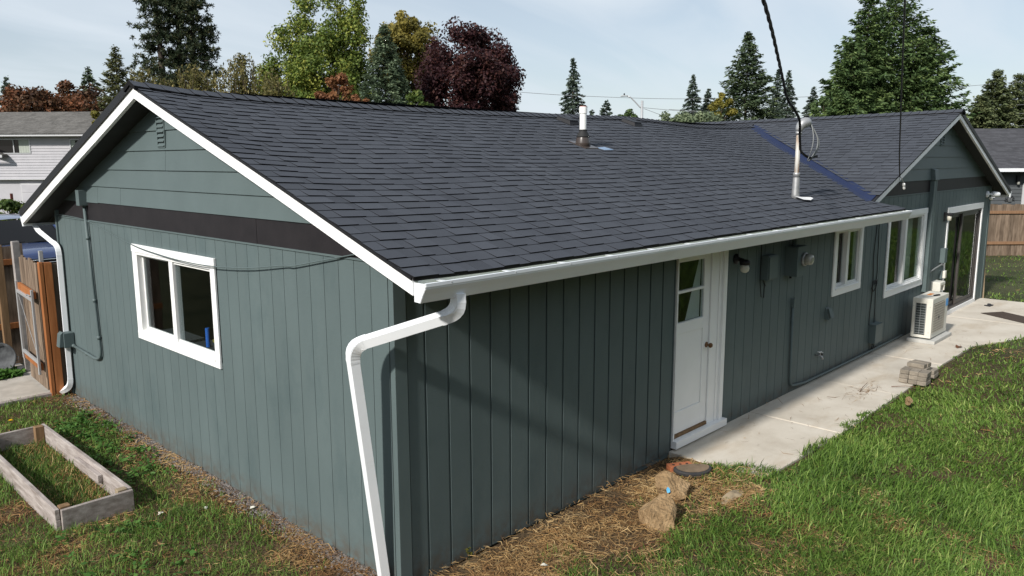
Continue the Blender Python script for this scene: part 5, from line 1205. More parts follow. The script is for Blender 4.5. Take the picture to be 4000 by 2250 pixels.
# ------------------------------------------------------------------ trees
def quads(cen, a, b):
    """diamond leaves: centres (n,3), half axes a,b (n,3)"""
    n = len(cen); V = np.stack([cen - a, cen - b * .8 + a * .1, cen + a, cen + b * .8 + a * .1], 1).reshape(-1, 3)
    k = np.arange(n) * 4; T = np.concatenate([np.stack([k, k + 1, k + 2], 1), np.stack([k, k + 2, k + 3], 1)])
    return V, T
def unit(v): return v / np.maximum(np.linalg.norm(v, axis=1, keepdims=True), 1e-9)
def tree_root(name, x, y, label, cat='tree', group=None): return empty(name, (x, y, -.05), label=label, cat=cat, group=group)

def broadleaf(x, y, H, Rr, zc0, leaf, nclump, nleaf, lsize, name, label, asp=1.0, cs=.22, spires=None, trunk_r=.18, cat='tree', bare=0, flat=.0, seed=0, low=0.0, mix=None):
    rg = np.random.default_rng(seed + 100); root = tree_root(name, x, y, label, cat)
    zc = (H + zc0) / 2; rz_ = (H - zc0) / 2
    C_ = []
    while len(C_) < nclump:
        d = rg.normal(size=3); d /= np.linalg.norm(d); r = rg.uniform(.35, 1.0) ** .5
        w1 = .80 + .30 * vnoise(np.array([math.atan2(d[1], d[0]) * 1.7 + 9]), np.array([d[2] * 2.2 + seed]), seed)[0]
        p = d * r * w1; C_.append((p[0] * Rr * (1 - flat * max(p[2], 0)), p[1] * Rr * asp * (1 - flat * max(p[2], 0)), zc + p[2] * rz_))
    if spires:
        for (sx, sy, sz, sr, n_) in spires:
            for k in range(n_):
                t = rg.uniform(0, 1); C_.append((sx + rg.normal() * sr * (1 - t * .75), sy + rg.normal() * sr * (1 - t * .75), zc + (sz - zc) * t))
    C_ = np.array(C_); nc = len(C_)
    tb = MB(); zt = zc0 + (H - zc0) * .55
    tb.tube([(0, 0, -.1), (.03, .02, zc0 * .5), (0, .02, zc0), (.05, -.03, zt)], [trunk_r * 1.25, trunk_r, trunk_r * .85, trunk_r * .35], 9)
    for k in rg.choice(nc, min(nc, 26), replace=False):
        p = C_[k]; z0 = min(max(zc0 * .8, p[2] - Rr * .9), zt); mid = (p[0] * .45, p[1] * .45, z0 + (p[2] - z0) * .55)
        tb.tube([(0, 0, z0), mid, tuple(p)], [trunk_r * .38, trunk_r * .22, trunk_r * .05], 6)
    tb.build('trunk', 'bark', root, smooth=True)
    per = nleaf // nc; idx = np.repeat(np.arange(nc), per)
    csz = Rr * cs * rg.uniform(.7, 1.3, nc)
    off = rg.normal(size=(len(idx), 3)); off = unit(off) * (rg.uniform(0, 1, len(idx)) ** .45)[:, None] * csz[idx][:, None]; off[:, 2] *= .8
    cen = C_[idx] + off
    a = unit(rg.normal(size=cen.shape) + np.array([0, 0, -.3])); nrm = unit(unit(off) + rg.normal(size=cen.shape) * .7 + np.array([0, 0, .5])); b = unit(np.cross(nrm, a)); a = unit(np.cross(b, nrm))
    s = lsize * rg.uniform(.6, 1.3, len(cen))[:, None]
    V, T = quads(cen, a * s, b * s * .75)
    tone = np.clip(rg.normal(.5, .2, len(cen)) + (rg.normal(0, .16, nc))[idx], 0, 1)
    raw_mesh('crown', V, T, np.tile(tone, 2), 'leaf_' + leaf, root)
    return root

def conifer(x, y, H, Rr, zv, leaf, name, label, nbr=170, droop=.25, power=.85, twig=.34, dens=1.0, seed=0, lift=.0, trunk_r=.16, wtw=.11, pointed=1.0, ragged=.25, base=.6, group=None):
    """Rr is the half width at height zv"""
    rg = np.random.default_rng(seed + 500); root = tree_root(name, x, y, label, 'tree', group)
    tb = MB(); tb.tube([(0, 0, -.1), (.02, 0, H * .5), (0, .01, H)], [trunk_r, trunk_r * .62, .015], 9)
    cen = []; A = []; B = []; tn = []
    span = H - zv
    for i in range(nbr):
        t = (i + rg.uniform(0, 1)) / nbr; z = H - (H - base) * t ** 1.05
        f_ = min((H - z) / span, 1.25); Lb = Rr * max(f_, .02) ** power * rg.uniform(1 - ragged, 1 + ragged * .35) + .05
        az = i * 2.399 + rg.normal() * .3; dirv = np.array([math.cos(az), math.sin(az), 0]); side = np.array([-math.sin(az), math.cos(az), 0])
        up = lift + (.5 if f_ < .12 else 0) - droop * rg.uniform(.6, 1.4)
        tipz = z + up * Lb
        if i % 4 == 0: tb.tube([(0, 0, z), tuple(dirv * Lb * .5 + np.array([0, 0, z + up * Lb * .3])), tuple(dirv * Lb * .9 + np.array([0, 0, z + up * Lb * .85]))], [trunk_r * .16, trunk_r * .1, .006], 5)
        ntw = max(int((16 + 62 * Lb / max(Rr, .3)) * dens), 10)
        s = rg.uniform(.08, 1, ntw) ** .75; p = dirv[None] * (s * Lb)[:, None]; p[:, 2] = z + up * Lb * s ** 1.3
        lat = (1 - s * .85) * Lb * .42 + .05; sd_ = rg.choice([-1, 1], ntw); q = rg.uniform(0, 1, ntw)
        p = p + side[None] * (sd_ * lat * q)[:, None]; p[:, 2] -= q * lat * .25 * rg.uniform(.2, 1.6, ntw); p += rg.normal(size=p.shape) * .05
        d = dirv[None] * rg.uniform(.35, 1, ntw)[:, None] + side[None] * (sd_ * rg.uniform(.15, .9, ntw))[:, None]; d[:, 2] += rg.normal(-.12 + lift * .5, .28, ntw); d = unit(d)
        nrm = unit(np.tile(np.array([[0, 0, 1.]]), (ntw, 1)) + rg.normal(size=(ntw, 3)) * .55); b_ = unit(np.cross(nrm, d))
        L_ = .82 * twig * rg.uniform(.5, 1.3, ntw) * (.45 + .55 * min(f_ * 1.6, 1))
        cen.append(p); A.append(d * L_[:, None] * .5); B.append(b_ * (.55 * wtw * rg.uniform(.6, 1.3, ntw))[:, None]); tn.append(np.clip(rg.normal(.45, .17, ntw) + rg.normal() * .13 + s * .08, 0, 1))
    for k in range(10):
        cen.append(np.array([[rg.normal() * .03, rg.normal() * .03, H - .08 * k]])); A.append(np.array([[rg.normal() * .05, rg.normal() * .05, .12]])); B.append(np.array([[.03, .03, 0.]])); tn.append(np.array([.5]))
    tb.build('trunk', 'bark', root, smooth=True)
    V, T = quads(np.concatenate(cen), np.concatenate(A), np.concatenate(B)); raw_mesh('crown', V, T, np.tile(np.concatenate(tn), 2), 'leaf_' + leaf, root)
    return root

# tall pine with several stems
def pine_tree(x, y, H, Rr, zv, label, seed):
    rg = np.random.default_rng(seed); root = tree_root('pine_tree', x, y, label); tb = MB(); cen = []; A = []; B = []; tn = []
    for (sx, sy, hh) in ((-.9, .2, 1.0), (.25, -.3, .99), (1.1, -.7, .95)):
        tb.tube([(sx * .4, sy * .4, -.1), (sx * .8, sy * .8, H * .45), (sx, sy, H * hh)], [.30, .22, .05], 9)
        for i in range(150):
            t = i / 150; z = 3.4 + (H * hh - 3.6) * t + rg.uniform(-.1, .1); Lb = Rr * .62 * (1.02 - .42 * t) * rg.uniform(.55, 1.1); az = rg.uniform(0, 6.283); dv_ = np.array([math.cos(az), math.sin(az), 0])
            tip = np.array([sx * .9, sy * .9, z]) + dv_ * Lb + np.array([0, 0, -.06 * Lb + rg.normal() * .1])
            if i % 2 == 0: tb.tube([(sx * .9, sy * .9, z), tuple((np.array([sx * .9, sy * .9, z]) + tip) / 2 + np.array([0, 0, -.05])), tuple(tip)], [.035, .022, .008], 5)
            for c_ in range(int(rg.integers(5, 9))):
                ctr = np.array([sx * .9, sy * .9, z]) + dv_ * Lb * rg.uniform(.35, 1.05) + np.cross(dv_, [0, 0, 1]) * rg.normal() * Lb * .28 + np.array([0, 0, rg.normal() * .10])
                n_ = 24; d = unit(rg.normal(size=(n_, 3)) + np.array([0, 0, .35])); L_ = rg.uniform(.14, .28, n_)
                cen.append(ctr + d * L_[:, None] * .55); A.append(d * L_[:, None] * .55); B.append(unit(np.cross(d, rg.normal(size=(n_, 3)))) * .036); tn.append(np.clip(rg.normal(.42, .2, n_) + rg.normal() * .14, 0, 1))
    tb.build('trunk', 'bark', root, smooth=True)
    V, T = quads(np.concatenate(cen), np.concatenate(A), np.concatenate(B)); raw_mesh('crown', V, T, np.tile(np.concatenate(tn), 2), 'leaf_pine', root)
pine_tree(18.6, 45.9, 15.6, 3.1, 8.3, 'tall dark pine with several trunks at the upper left', 3)

def shoots(x, y, H, Rr, zv, label, seed, n=46, leaf='pear', name='pear_tree'):
    """upright leafy water shoots over a bushy crown"""
    rg = np.random.default_rng(seed); root = tree_root(name, x, y, label); tb = MB(); cen = []; A = []; B = []; tn = []
    tb.tube([(0, 0, -.1), (0, .05, 2.2), (.1, 0, 3.2)], [.14, .11, .06], 8)
    for i in range(n):
        az = rg.uniform(0, 6.283); r0 = Rr * rg.uniform(0, .75); b0 = np.array([r0 * math.cos(az), r0 * math.sin(az), zv - 1.6 + rg.uniform(0, .9)])
        top = H * 1.0 - (r0 / Rr) ** 2 * (H - zv) * .7 - abs(rg.normal()) * (H - zv) * .30; top = max(top, zv - .4); tip = np.array([b0[0] * 1.35 + rg.normal() * .12, b0[1] * 1.35 + rg.normal() * .12, top])
        tb.tube([(0, 0, 2.6), tuple(b0), tuple((b0 + tip) / 2 + rg.normal(size=3) * .05), tuple(tip)], [.05, .028, .016, .006], 5)
        m = int(26 + 60 * (top - b0[2]) / 2.5); s = rg.uniform(0, 1, m); p = b0 + (tip - b0) * s[:, None] + rg.normal(size=(m, 3)) * (.19 * (1 - s) + .055)[:, None]
        d = unit(rg.normal(size=(m, 3)) + np.array([0, 0, .8])); L_ = rg.uniform(.06, .12, m); cen.append(p); A.append(d * L_[:, None]); B.append(unit(np.cross(d, rg.normal(size=(m, 3)))) * .045); tn.append(np.clip(rg.normal(.45, .22, m), 0, 1))
    m = 5200; d = unit(rg.normal(size=(m, 3))) * rg.uniform(.3, 1, m)[:, None] ** .5; p = d * np.array([Rr * 1.3, Rr * 1.3, 1.45]) + np.array([0, 0, zv - 1.05])
    dd = unit(rg.normal(size=(m, 3)) + np.array([0, 0, .4])); cen.append(p); A.append(dd * .11); B.append(unit(np.cross(dd, rg.normal(size=(m, 3)))) * .065); tn.append(np.clip(rg.normal(.4, .2, m), 0, 1))
    tb.build('trunk', 'bark', root, smooth=True)
    V, T = quads(np.concatenate(cen), np.concatenate(A), np.concatenate(B)); raw_mesh('crown', V, T, np.tile(np.concatenate(tn), 2), 'leaf_' + leaf, root)

conifer(14.4, 66.5, 9.6, .95, 7.26, 'firblue', 'fir_tree', 'small blue-green fir at the left edge above the grey roof', nbr=110, seed=1, power=.9, wtw=.14)
conifer(18.1, 59.8, 10.1, .90, 8.5, 'fir', 'fir_tree', 'small dark fir behind the red-brown maples', nbr=110, seed=2, power=.8, ragged=.4, wtw=.14)
broadleaf(12.5, 53.5, 8.05, 2.2, 3.0, 'redmaple', 80, 15000, .12, 'maple_tree', 'red-brown maple, left of the pair over the neighbour roof', seed=1, cs=.26)
broadleaf(15.4, 53.5, 8.45, 2.5, 3.0, 'redmaple', 90, 17000, .12, 'maple_tree', 'red-brown maple, right of the pair over the neighbour roof', seed=2, cs=.26)
conifer(14.1, 43.3, 9.5, .85, 7.4, 'cypress', 'cypress_tree', 'slim brownish cypress left of the tall pine', nbr=170, droop=-.35, power=.75, seed=3, twig=.3, wtw=.09)
shoots(12.7, 35.6, 7.75, 1.1, 5.98, 'olive pear tree just left of the roof peak', 11)
shoots(14.8, 34.9, 8.0, 1.5, 6.0, 'olive pear tree in front of the pine trunk base', 12, n=56)
shoots(16.0, 32.3, 8.4, 1.55, 5.96, 'olive pear tree with the tallest upright shoots', 13, n=60)
shoots(16.5, 30.1, 7.3, .95, 5.7, 'olive pear tree left of the big yellow-green tree', 14, n=34)
broadleaf(23.9, 36.9, 11.6, 2.9, 2.6, 'tulip', 170, 52000, .092, 'tulip_tree', 'big irregular yellow-green tree at the upper centre left', seed=5, cs=.24, flat=.25,
          spires=[(-.85, .9, 12.6, .55, 14), (.35, -.35, 13.3, .6, 18), (1.3, -1.35, 13.2, .6, 18), (-1.9, 2.0, 10.9, .45, 14), (-2.5, 2.6, 8.8, .45, 14), (-1.1, 1.2, 11.5, .6, 14), (.7, -.8, 12.2, .7, 16)])
broadleaf(20.9, 31.6, 8.1, 1.1, 4.6, 'orange', 26, 3600, .10, 'maple_tree', 'small orange-red tree in front of the yellow-green tree', seed=6, cs=.3, trunk_r=.08)
broadleaf(20.3, 28.9, 6.5, .6, 4.4, 'orange', 14, 1500, .09, 'shrub', 'low orange shrub left of the blue-green conifer', seed=7, cs=.35, trunk_r=.06, cat='shrub')
conifer(22.2, 29.1, 10.0, 1.62, 6.0, 'sequoia', 'sequoia_tree', 'dense blue-green conical conifer at centre left', nbr=330, droop=.02, power=.80, seed=8, twig=.30, wtw=.10, ragged=.14, dens=1.25)
broadleaf(31.0, 38.2, 12.7, 2.5, 7.6, 'olive', 100, 19000, .115, 'maple_tree', 'rounded olive-yellow maple behind the blue-green conifer', seed=9, cs=.24, trunk_r=.2)
broadleaf(28.1, 29.1, 10.8, 3.15, 2.4, 'purple', 230, 60000, .095, 'maple_tree', 'big dark purple-red maple at the centre', seed=10, cs=.23, trunk_r=.22)
broadleaf(21.1, 25.1, 6.6, .75, 4.6, 'shrub', 16, 2400, .09, 'shrub', 'small green shrub between the conifer and the purple maple', seed=11, cs=.34, trunk_r=.06, cat='shrub')
conifer(46.4, 36.4, 11.1, 1.25, 6.8, 'firblue', 'fir_tree', 'lone fir standing behind the white vent pipe', nbr=150, seed=12, droop=.30, power=.85, ragged=.35, wtw=.15, twig=.42)
conifer(62.7, 45.3, 9.1, .95, 7.6, 'firblue', 'fir_tree', 'small far fir left of the street lamp', nbr=90, seed=13, ragged=.35, wtw=.16, twig=.42, lift=.3)
broadleaf(64.0, 43.6, 8.15, 1.05, 6.2, 'bush', 18, 2200, .14, 'shrub', 'far round bush just left of the street lamp pole', seed=14, cs=.34, trunk_r=.08, cat='shrub')
conifer(64.8, 48.8, 8.5, .70, 7.8, 'firblue', 'fir_tree', 'tiny far fir right of the vent pipe', nbr=60, seed=15, ragged=.35, wtw=.16)
conifer(64.6, 36.4, 11.15, 1.15, 7.8, 'firblue', 'fir_tree', 'slim fir right of the street lamp', nbr=130, seed=16, wtw=.16, twig=.42)
conifer(66.4, 35.7, 9.95, 1.0, 7.8, 'firblue', 'fir_tree', 'shorter fir beside the slim fir', nbr=110, seed=17, wtw=.16, twig=.42)
conifer(44.7, 20.5, 11.15, 2.35, 5.9, 'fir', 'fir_tree', 'broad green fir left of the twisted service cable', nbr=300, seed=18, droop=-.12, power=.82, twig=.46, wtw=.11, dens=1.2)
broadleaf(37.5, 18.3, 6.9, .75, 4.6, 'yellow', 18, 2600, .09, 'shrub', 'olive-yellow shrub at the foot of the broad fir', seed=19, cs=.32, trunk_r=.07, cat='shrub')
conifer(66.1, 27.5, 10.95, 1.05, 7.2, 'firblue', 'fir_tree', 'far fir just right of the service cable', nbr=130, seed=20, wtw=.16, twig=.42)
conifer(69.4, 30.1, 11.55, .95, 7.5, 'firblue', 'fir_tree', 'far fir hidden partly by the service cable', nbr=130, seed=21, wtw=.16, twig=.42)
conifer(69.5, 26.6, 9.7, .90, 7.3, 'firblue', 'fir_tree', 'small pointed far fir left of the giant cedar', nbr=110, seed=22, wtw=.16, twig=.42)
broadleaf(33.8, 18.9, 5.7, 1.1, 3.6, 'juniper', 30, 4200, .085, 'shrub', 'pale grey-green juniper just over the wing ridge, left one', seed=23, cs=.3, trunk_r=.06, cat='shrub')
broadleaf(35.8, 18.4, 5.9, 1.35, 3.6, 'juniper', 36, 5200, .085, 'shrub', 'pale grey-green juniper just over the wing ridge, right one', seed=24, cs=.3, trunk_r=.06, cat='shrub')
for (x, y, h_, r_, zv_, nb_, pw, sd_, lb) in ((48.6, 12.9, 13.3, 3.9, 5.8, 520, .62, 26, 'giant broad cedar at the right, tallest spire by the single cable'), (46.1, 13.6, 12.7, 2.5, 5.8, 330, .66, 25, 'giant cedar at the right, left spire'),
        (49.4, 11.2, 10.9, 2.5, 5.9, 300, .58, 27, 'lower cedar on the right shoulder of the big clump'), (43.1, 13.3, 9.6, 1.9, 5.7, 240, .60, 28, 'lower cedar on the left shoulder of the big clump')):
    conifer(x, y, h_, r_, zv_, 'cedar', 'cedar_tree', lb, nbr=nb_, seed=sd_, droop=-.25, power=pw, twig=.5, wtw=.125, ragged=.38, dens=1.1, group='cedars in the big clump')
broadleaf(38.4, 12.8, 6.3, .75, 4.4, 'bush', 20, 2800, .09, 'shrub', 'bright green bush between the far firs and the giant cedars', seed=29, cs=.32, trunk_r=.06, cat='shrub')
conifer(38.1, 11.7, 6.45, 1.0, 5.2, 'cedar', 'cedar_tree', 'low cedar at the left foot of the giant cedars', nbr=120, seed=30, droop=-.3, power=.6, base=3, dens=1.2)
conifer(61.4, 10.0, 9.2, 1.55, 5.0, 'arbor', 'cedar_tree', 'tall hedge conifer at the far right, pointed one', nbr=220, seed=31, droop=-.3, power=.6, twig=.45, wtw=.13, ragged=.16, dens=1.2)
conifer(66.1, 9.5, 9.2, 1.8, 5.0, 'arbor', 'cedar_tree', 'tall hedge conifer at the right edge of the picture', nbr=220, seed=32, droop=-.3, power=.55, twig=.45, wtw=.13, ragged=.2, dens=1.2)
conifer(54.6, 9.3, 7.0, 1.15, 4.6, 'arbor', 'cedar_tree', 'lower hedge conifer left of the pointed one at the far right', nbr=170, seed=33, droop=-.3, power=.5, twig=.42, wtw=.12, ragged=.2, dens=1.2)
broadleaf(4.0, 25.8, 2.05, .8, .5, 'shrub', 22, 3400, .07, 'shrub', 'yellow-green garden shrub beyond the parked car', seed=34, cs=.3, trunk_r=.04, cat='shrub')
broadleaf(7.9, 28.3, 5.25, .5, 3.2, 'yellow', 12, 1200, .08, 'tree', 'thin yellow-green sapling top beside the near barge board', seed=35, cs=.36, trunk_r=.05)
_c = []; _rg = np.random.default_rng(5)  # tree rows added out of view to block low sky light and fill window reflections
for (bx, by, bh, br_) in [(-9 + 4.6 * k, -14.5 - 1.2 * (k % 2), 6.2 + 1.3 * ((k * 3) % 4) / 3, 2.6) for k in range(9)] + [(-34, -22 + 7 * k, 8.5, 4.0) for k in range(9)]:
    _q = _rg.normal(size=(2600, 3)); _q = unit(_q) * (_rg.uniform(.2, 1, 2600) ** .4)[:, None] * (.85 + .25 * vnoise(_q[:, 0] * 2 + bx, _q[:, 1] * 2 + by, 4))[:, None]
    _c.append(_q * np.array([br_, br_, bh * .5]) + np.array([bx, by, bh * .52]))
_c = np.concatenate(_c); _a = unit(_rg.normal(size=_c.shape)); _b = unit(np.cross(_a, _rg.normal(size=_c.shape)))
_V, _T = quads(_c, _a * .22, _b * .19); tag(raw_mesh('added_tree_belt', _V, _T, np.tile(_rg.uniform(0, 1, len(_c)), 2), 'leaf_tulip'), 'added belt of out-of-view trees blocking low sky light, seen only in the window reflections', 'trees', kind='stuff')

# ------------------------------------------------------------------ grass, straw and weeds
def in_walk(x, y):
    edge = -1.16 + .30 * np.clip(fbm(x * 1.9 + 4, 0 * y + 2, 13) - .32, 0, 1) * (vnoise(x * 7, y * 3, 15) > .35)
    w_ = (x > 3.62 + .12 * vnoise(x * 3, y * 6, 9)) & (x < 11.5) & (y > edge) & (y < .05) & ~((np.hypot(x - 3.70, y + .98) < .28) | (np.hypot(x - 3.64, y + .66) < .13)); w_ |= (x >= 11.5) & (x < 16.75) & (y < .05) & (y > -1.12 - .45 * np.clip((x - 11.4) / 1.3, 0, 1) - .18 * np.clip((x - 12.7), 0, 1)); 
    return w_
def solid(x, y):
    return in_walk(x, y) | ((x > -.02) & (x < 16.75) & (y > -.02) & (y < 8)) | ((x > -1.45) & (x < .1) & (y > 7.42) & (y < 11)) | ((np.abs(x + .876) < .03) & (y > 2.84) & (y < 5.5)) | ((np.abs(x + 1.49) < .03) & (y > 2.84) & (y < 5.5)) | ((x > -1.5) & (x < -.87) & ((np.abs(y - 2.865) < .03) | (np.abs(y - 5.48) < .03)))
def greenness(x, y):
    """probability that the spot carries living grass"""
    n1 = fbm(x * 1.7 + 5, y * 1.7 + 3, 21); n2 = fbm(x * .6 + 1, y * .6 + 7, 31)
    right = np.clip((-(y) - (.52 + .20 * np.clip(x, 0, 3.3)) + (n1 - .5) * .9) / .35, 0, 1)
    right = np.where(x > 3.5, np.clip((-y - .95 + (n1 - .5) * .2) / .12, 0, 1) * np.clip(.55 + (n1 - .30) * 3.0, .25, 1), right * np.clip(.5 + (n1 - .30) * 3, .1, 1))
    bare = np.exp(-(((x - 11.4) / .9) ** 2 + ((y + 1.75) / .25) ** 2)); right = right * (1 - bare * .9); corner = np.exp(-(((x - 3.62) / .35) ** 2 + ((y + .75) / .35) ** 2)); right = np.maximum(right, corner * .9); right = np.maximum(right, (x < 3.6) * (y < -.15) * np.clip((n1 - .5) * 1.6, 0, .22))
    far = np.clip((n2 - .36) * 5, .12, 1) * np.clip(1.15 - (x - 19) / 9, .25, 1)
    left = np.clip((n1 * .6 + n2 * .5 - .47) * 6 + np.clip((-x - .28) / .4, 0, 1) * 1.1 - np.clip(1.6 - y, 0, 1.5) * .30, .05, 1) * np.clip((-x - .06) / .25, 0, 1)
    g_ = np.where(x > 16.75, far, np.where((y < 0) & (x > -.2 - 0 * y), right, left))
    g_ = np.where((x <= -.2) & (y < .6), left * np.clip(.4 + (-y) * .6, .35, 1), g_)
    return g_
def scatter(n, x0, x1, y0, y1, wfun, rg):
    x = rg.uniform(x0, x1, n); y = rg.uniform(y0, y1, n); keep = (rg.uniform(0, 1, n) < wfun(x, y)) & ~solid(x, y)
    # only where a viewer near the photograph's position could look
    dx = x - CAM.x; dy = y - CAM.y; zc = dx * cf.x + dy * cf.y; xc = dx * cr.x + dy * cr.y
    keep &= (zc > .5) & (np.abs(xc / zc) < .95)
    return x[keep], y[keep]
def blades(x, y, h, wd, lean, name, m, rg, hd=None, tone=None, zoff=0.0, label=None, cat='grass'):
    n = len(x); z = gz(x, y) + zoff - .005; z = np.where((x > 3.66) & (y > -1.17) & (y < 0) & (x < 16.7), np.maximum(z, -.004), z)
    hd = rg.uniform(0, 6.283, n) if hd is None else hd
    hd = hd + rg.normal(0, 1.35, n); ln_ = lean * rg.uniform(.25, 1.6, n); hh = h
    d = np.stack([np.cos(hd), np.sin(hd), np.zeros(n)], 1); s = np.stack([-np.sin(hd), np.cos(hd), np.zeros(n)], 1)
    tw = rg.normal(0, .8, n); s = s * np.cos(tw)[:, None] + d * np.sin(tw)[:, None]
    p0 = np.stack([x, y, z], 1); up = np.array([[0, 0, 1.]])
    a1 = np.clip(ln_ * .5, 0, 1.3); a2 = np.clip(ln_ * 1.25, 0, 1.75)
    p1 = p0 + (d * np.sin(a1)[:, None] + up * np.cos(a1)[:, None]) * (hh * .5)[:, None]; p2 = p1 + (d * np.sin(a2)[:, None] + up * np.cos(a2)[:, None]) * (hh * .5)[:, None]
    p2[:, 2] = np.maximum(p2[:, 2], z + .006)
    w_ = (wd * rg.uniform(.6, 1.4, n))[:, None]
    V = np.stack([p0 - s * w_ * .5, p0 + s * w_ * .5, p1 - s * w_ * .42, p1 + s * w_ * .42, p2], 1).reshape(-1, 3)
    k = np.arange(n) * 5; T = np.concatenate([np.stack([k, k + 1, k + 3], 1), np.stack([k, k + 3, k + 2], 1), np.stack([k + 2, k + 3, k + 4], 1)])
    tone = rg.normal(.5, .2, n) if tone is None else tone
    o = raw_mesh(name, V, T, np.tile(tone, 3), m); tag(o, label, cat, kind='stuff'); return o
def litter(x, y, ln, wd, name, rg, tone, label, z0=None):
    n = len(x); hd = rg.uniform(0, 6.283, n); z = (gz(x, y) if z0 is None else z0) + .004 + .022 * rg.uniform(0, 1, n) ** 2
    d = np.stack([np.cos(hd), np.sin(hd), rg.normal(0, .10, n)], 1); s_ = np.stack([-np.sin(hd), np.cos(hd), rg.normal(0, .4, n)], 1); c = np.stack([x, y, z], 1)
    bend = s_ * (ln * rg.normal(0, .16, n))[:, None]; w_ = (wd * rg.uniform(.5, 1.5, n))[:, None] * .5; a = c - d * ln[:, None] * .5; b = c + d * ln[:, None] * .5; m = c + bend; m[:, 2] += np.abs(rg.normal(0, .006, n))
    for q in (a, b, m): q[:, 2] = np.maximum(q[:, 2], z - .004)
    V = np.stack([a - s_ * w_ * .6, a + s_ * w_ * .6, m - s_ * w_, m + s_ * w_, b], 1).reshape(-1, 3)
    k = np.arange(n) * 5; T = np.concatenate([np.stack([k, k + 1, k + 3], 1), np.stack([k, k + 3, k + 2], 1), np.stack([k + 2, k + 3, k + 4], 1)])
    o = raw_mesh(name, V, T, np.tile(np.clip(tone, 0, 1), 3), 'dry_blade'); tag(o, label, 'straw', kind='stuff'); return o
rg = np.random.default_rng(77)
def dens_near(x, y): d = np.hypot(x - CAM.x, y - CAM.y); return np.clip(5.2 / d, .22, 1) ** 1.3
# right lawn, long and combed in swirls
X = []; Y = []
for (n, a) in ((270000, (-.2, 8, -4.6, -.45)), (55000, (8, 14.5, -4.2, -.75)), (60000, (16.8, 27, -5, 3))):
    px_, py_ = scatter(n, *a, lambda x, y: greenness(x, y) * dens_near(x, y) * np.clip((fbm(x * 5, y * 5, 17) - .22) * 4.0, .30, 1), rg); X.append(px_); Y.append(py_)
X = np.concatenate(X); Y = np.concatenate(Y)
swirl = 6.283 * fbm(X * .55 + 3, Y * .55 + 8, 41) * 1.6 - .8
tall = np.clip((fbm(X * .9, Y * .9, 51) - .3) * 2.2, .15, 1) * np.clip(.55 + (X - 1.5) * .16, .5, 1.0)
dist_ = np.hypot(X - CAM.x, Y - CAM.y)
tone = np.clip(.30 + .40 * fbm(X * 1.3, Y * 1.3, 61) + rg.normal(0, .22, len(X)) + .10 * np.clip((X - 3) / 5, 0, 1), 0, 1)
blades(X, Y, (.045 + .115 * tall) * rg.uniform(.4, 1.3, len(X)), .0060 * np.clip(dist_ / 5.5, 1, 3), .85 + .75 * tall, 'lawn_grass', 'grass_blade', rg, swirl, tone, label='long green lawn grass along the walkway')
_x = rg.uniform(9, 34, 42000); _y = rg.uniform(-9.3, -1.2, 42000); _k = ~solid(_x, _y) & ~((_x < 14.5) & (_y > -4.2)); _x = _x[_k]; _y = _y[_k]
blades(_x, _y, rg.uniform(.08, .2, len(_x)), .022, .8, 'side_lawn', 'grass_blade', rg, None, np.clip(.3 + .4 * fbm(_x, _y, 61) + rg.normal(0, .2, len(_x)), 0, 1), label='lawn beyond the patio edge')
# left yard, shorter and patchy
px_, py_ = scatter(170000, -4.2, -.02, -1.2, 7.6, lambda x, y: greenness(x, y) * dens_near(x, y) * .85, rg)
dist_ = np.hypot(px_ - CAM.x, py_ - CAM.y); tall = np.clip((fbm(px_ * 1.3, py_ * 1.3, 71) - .25) * 1.8, .1, 1)
tone = np.clip(.26 + .50 * fbm(px_ * 1.3, py_ * 1.3, 62) + rg.normal(0, .17, len(px_)), 0, 1)
blades(px_, py_, (.04 + .10 * tall) * rg.uniform(.5, 1.3, len(px_)), .0042 * np.clip(dist_ / 5.5, 1, 3), .95, 'yard_grass', 'grass_blade', rg, None, tone, label='patchy short grass in the left yard')
# dry straw lying flat
def dryness(x, y): return np.clip(1.15 - greenness(x, y) * 1.05, .12, 1) * np.clip((fbm(x * 2.2, y * 2.2, 81) - .15) * 2.6, .38, 1) * np.clip(np.abs(y) * 2.2 + (x < 0), .15, 1) * dens_near(x, y)
X = []; Y = []
for (n, a) in ((190000, (-4, 4.2, -3.6, -.02)), (140000, (-4.2, -.03, -.2, 7.6)), (14000, (4, 14, -3.5, -.9)), (14000, (16.8, 27, -4, 3))):
    px_, py_ = scatter(n, *a, dryness, rg); X.append(px_); Y.append(py_)
X = np.concatenate(X); Y = np.concatenate(Y); d_ = np.hypot(X - CAM.x, Y - CAM.y)
tone = np.clip(.02 + .95 * fbm(X * 1.8, Y * 1.8, 91) + rg.normal(0, .22, len(X)) + .14 * (Y < 0), 0, 1)
litter(X, Y, np.clip(rg.lognormal(-2.6, .55, len(X)), .02, .34), .0030 * np.clip(d_ / 5, 1, 3), 'straw', rg, tone, 'dry straw and thatch along the house walls')
_x = np.concatenate([rg.normal(7.5, .28, 90), rg.uniform(3.9, 13, 120)]); _y = np.concatenate([rg.normal(-.72, .09, 90), rg.uniform(-1.0, -.06, 120)])
litter(_x, _y, rg.uniform(.03, .20, len(_x)), np.full(len(_x), .004), 'walk_straw', rg, rg.normal(.35, .2, len(_x)), 'bits of dry straw on the concrete walkway', z0=0.0)
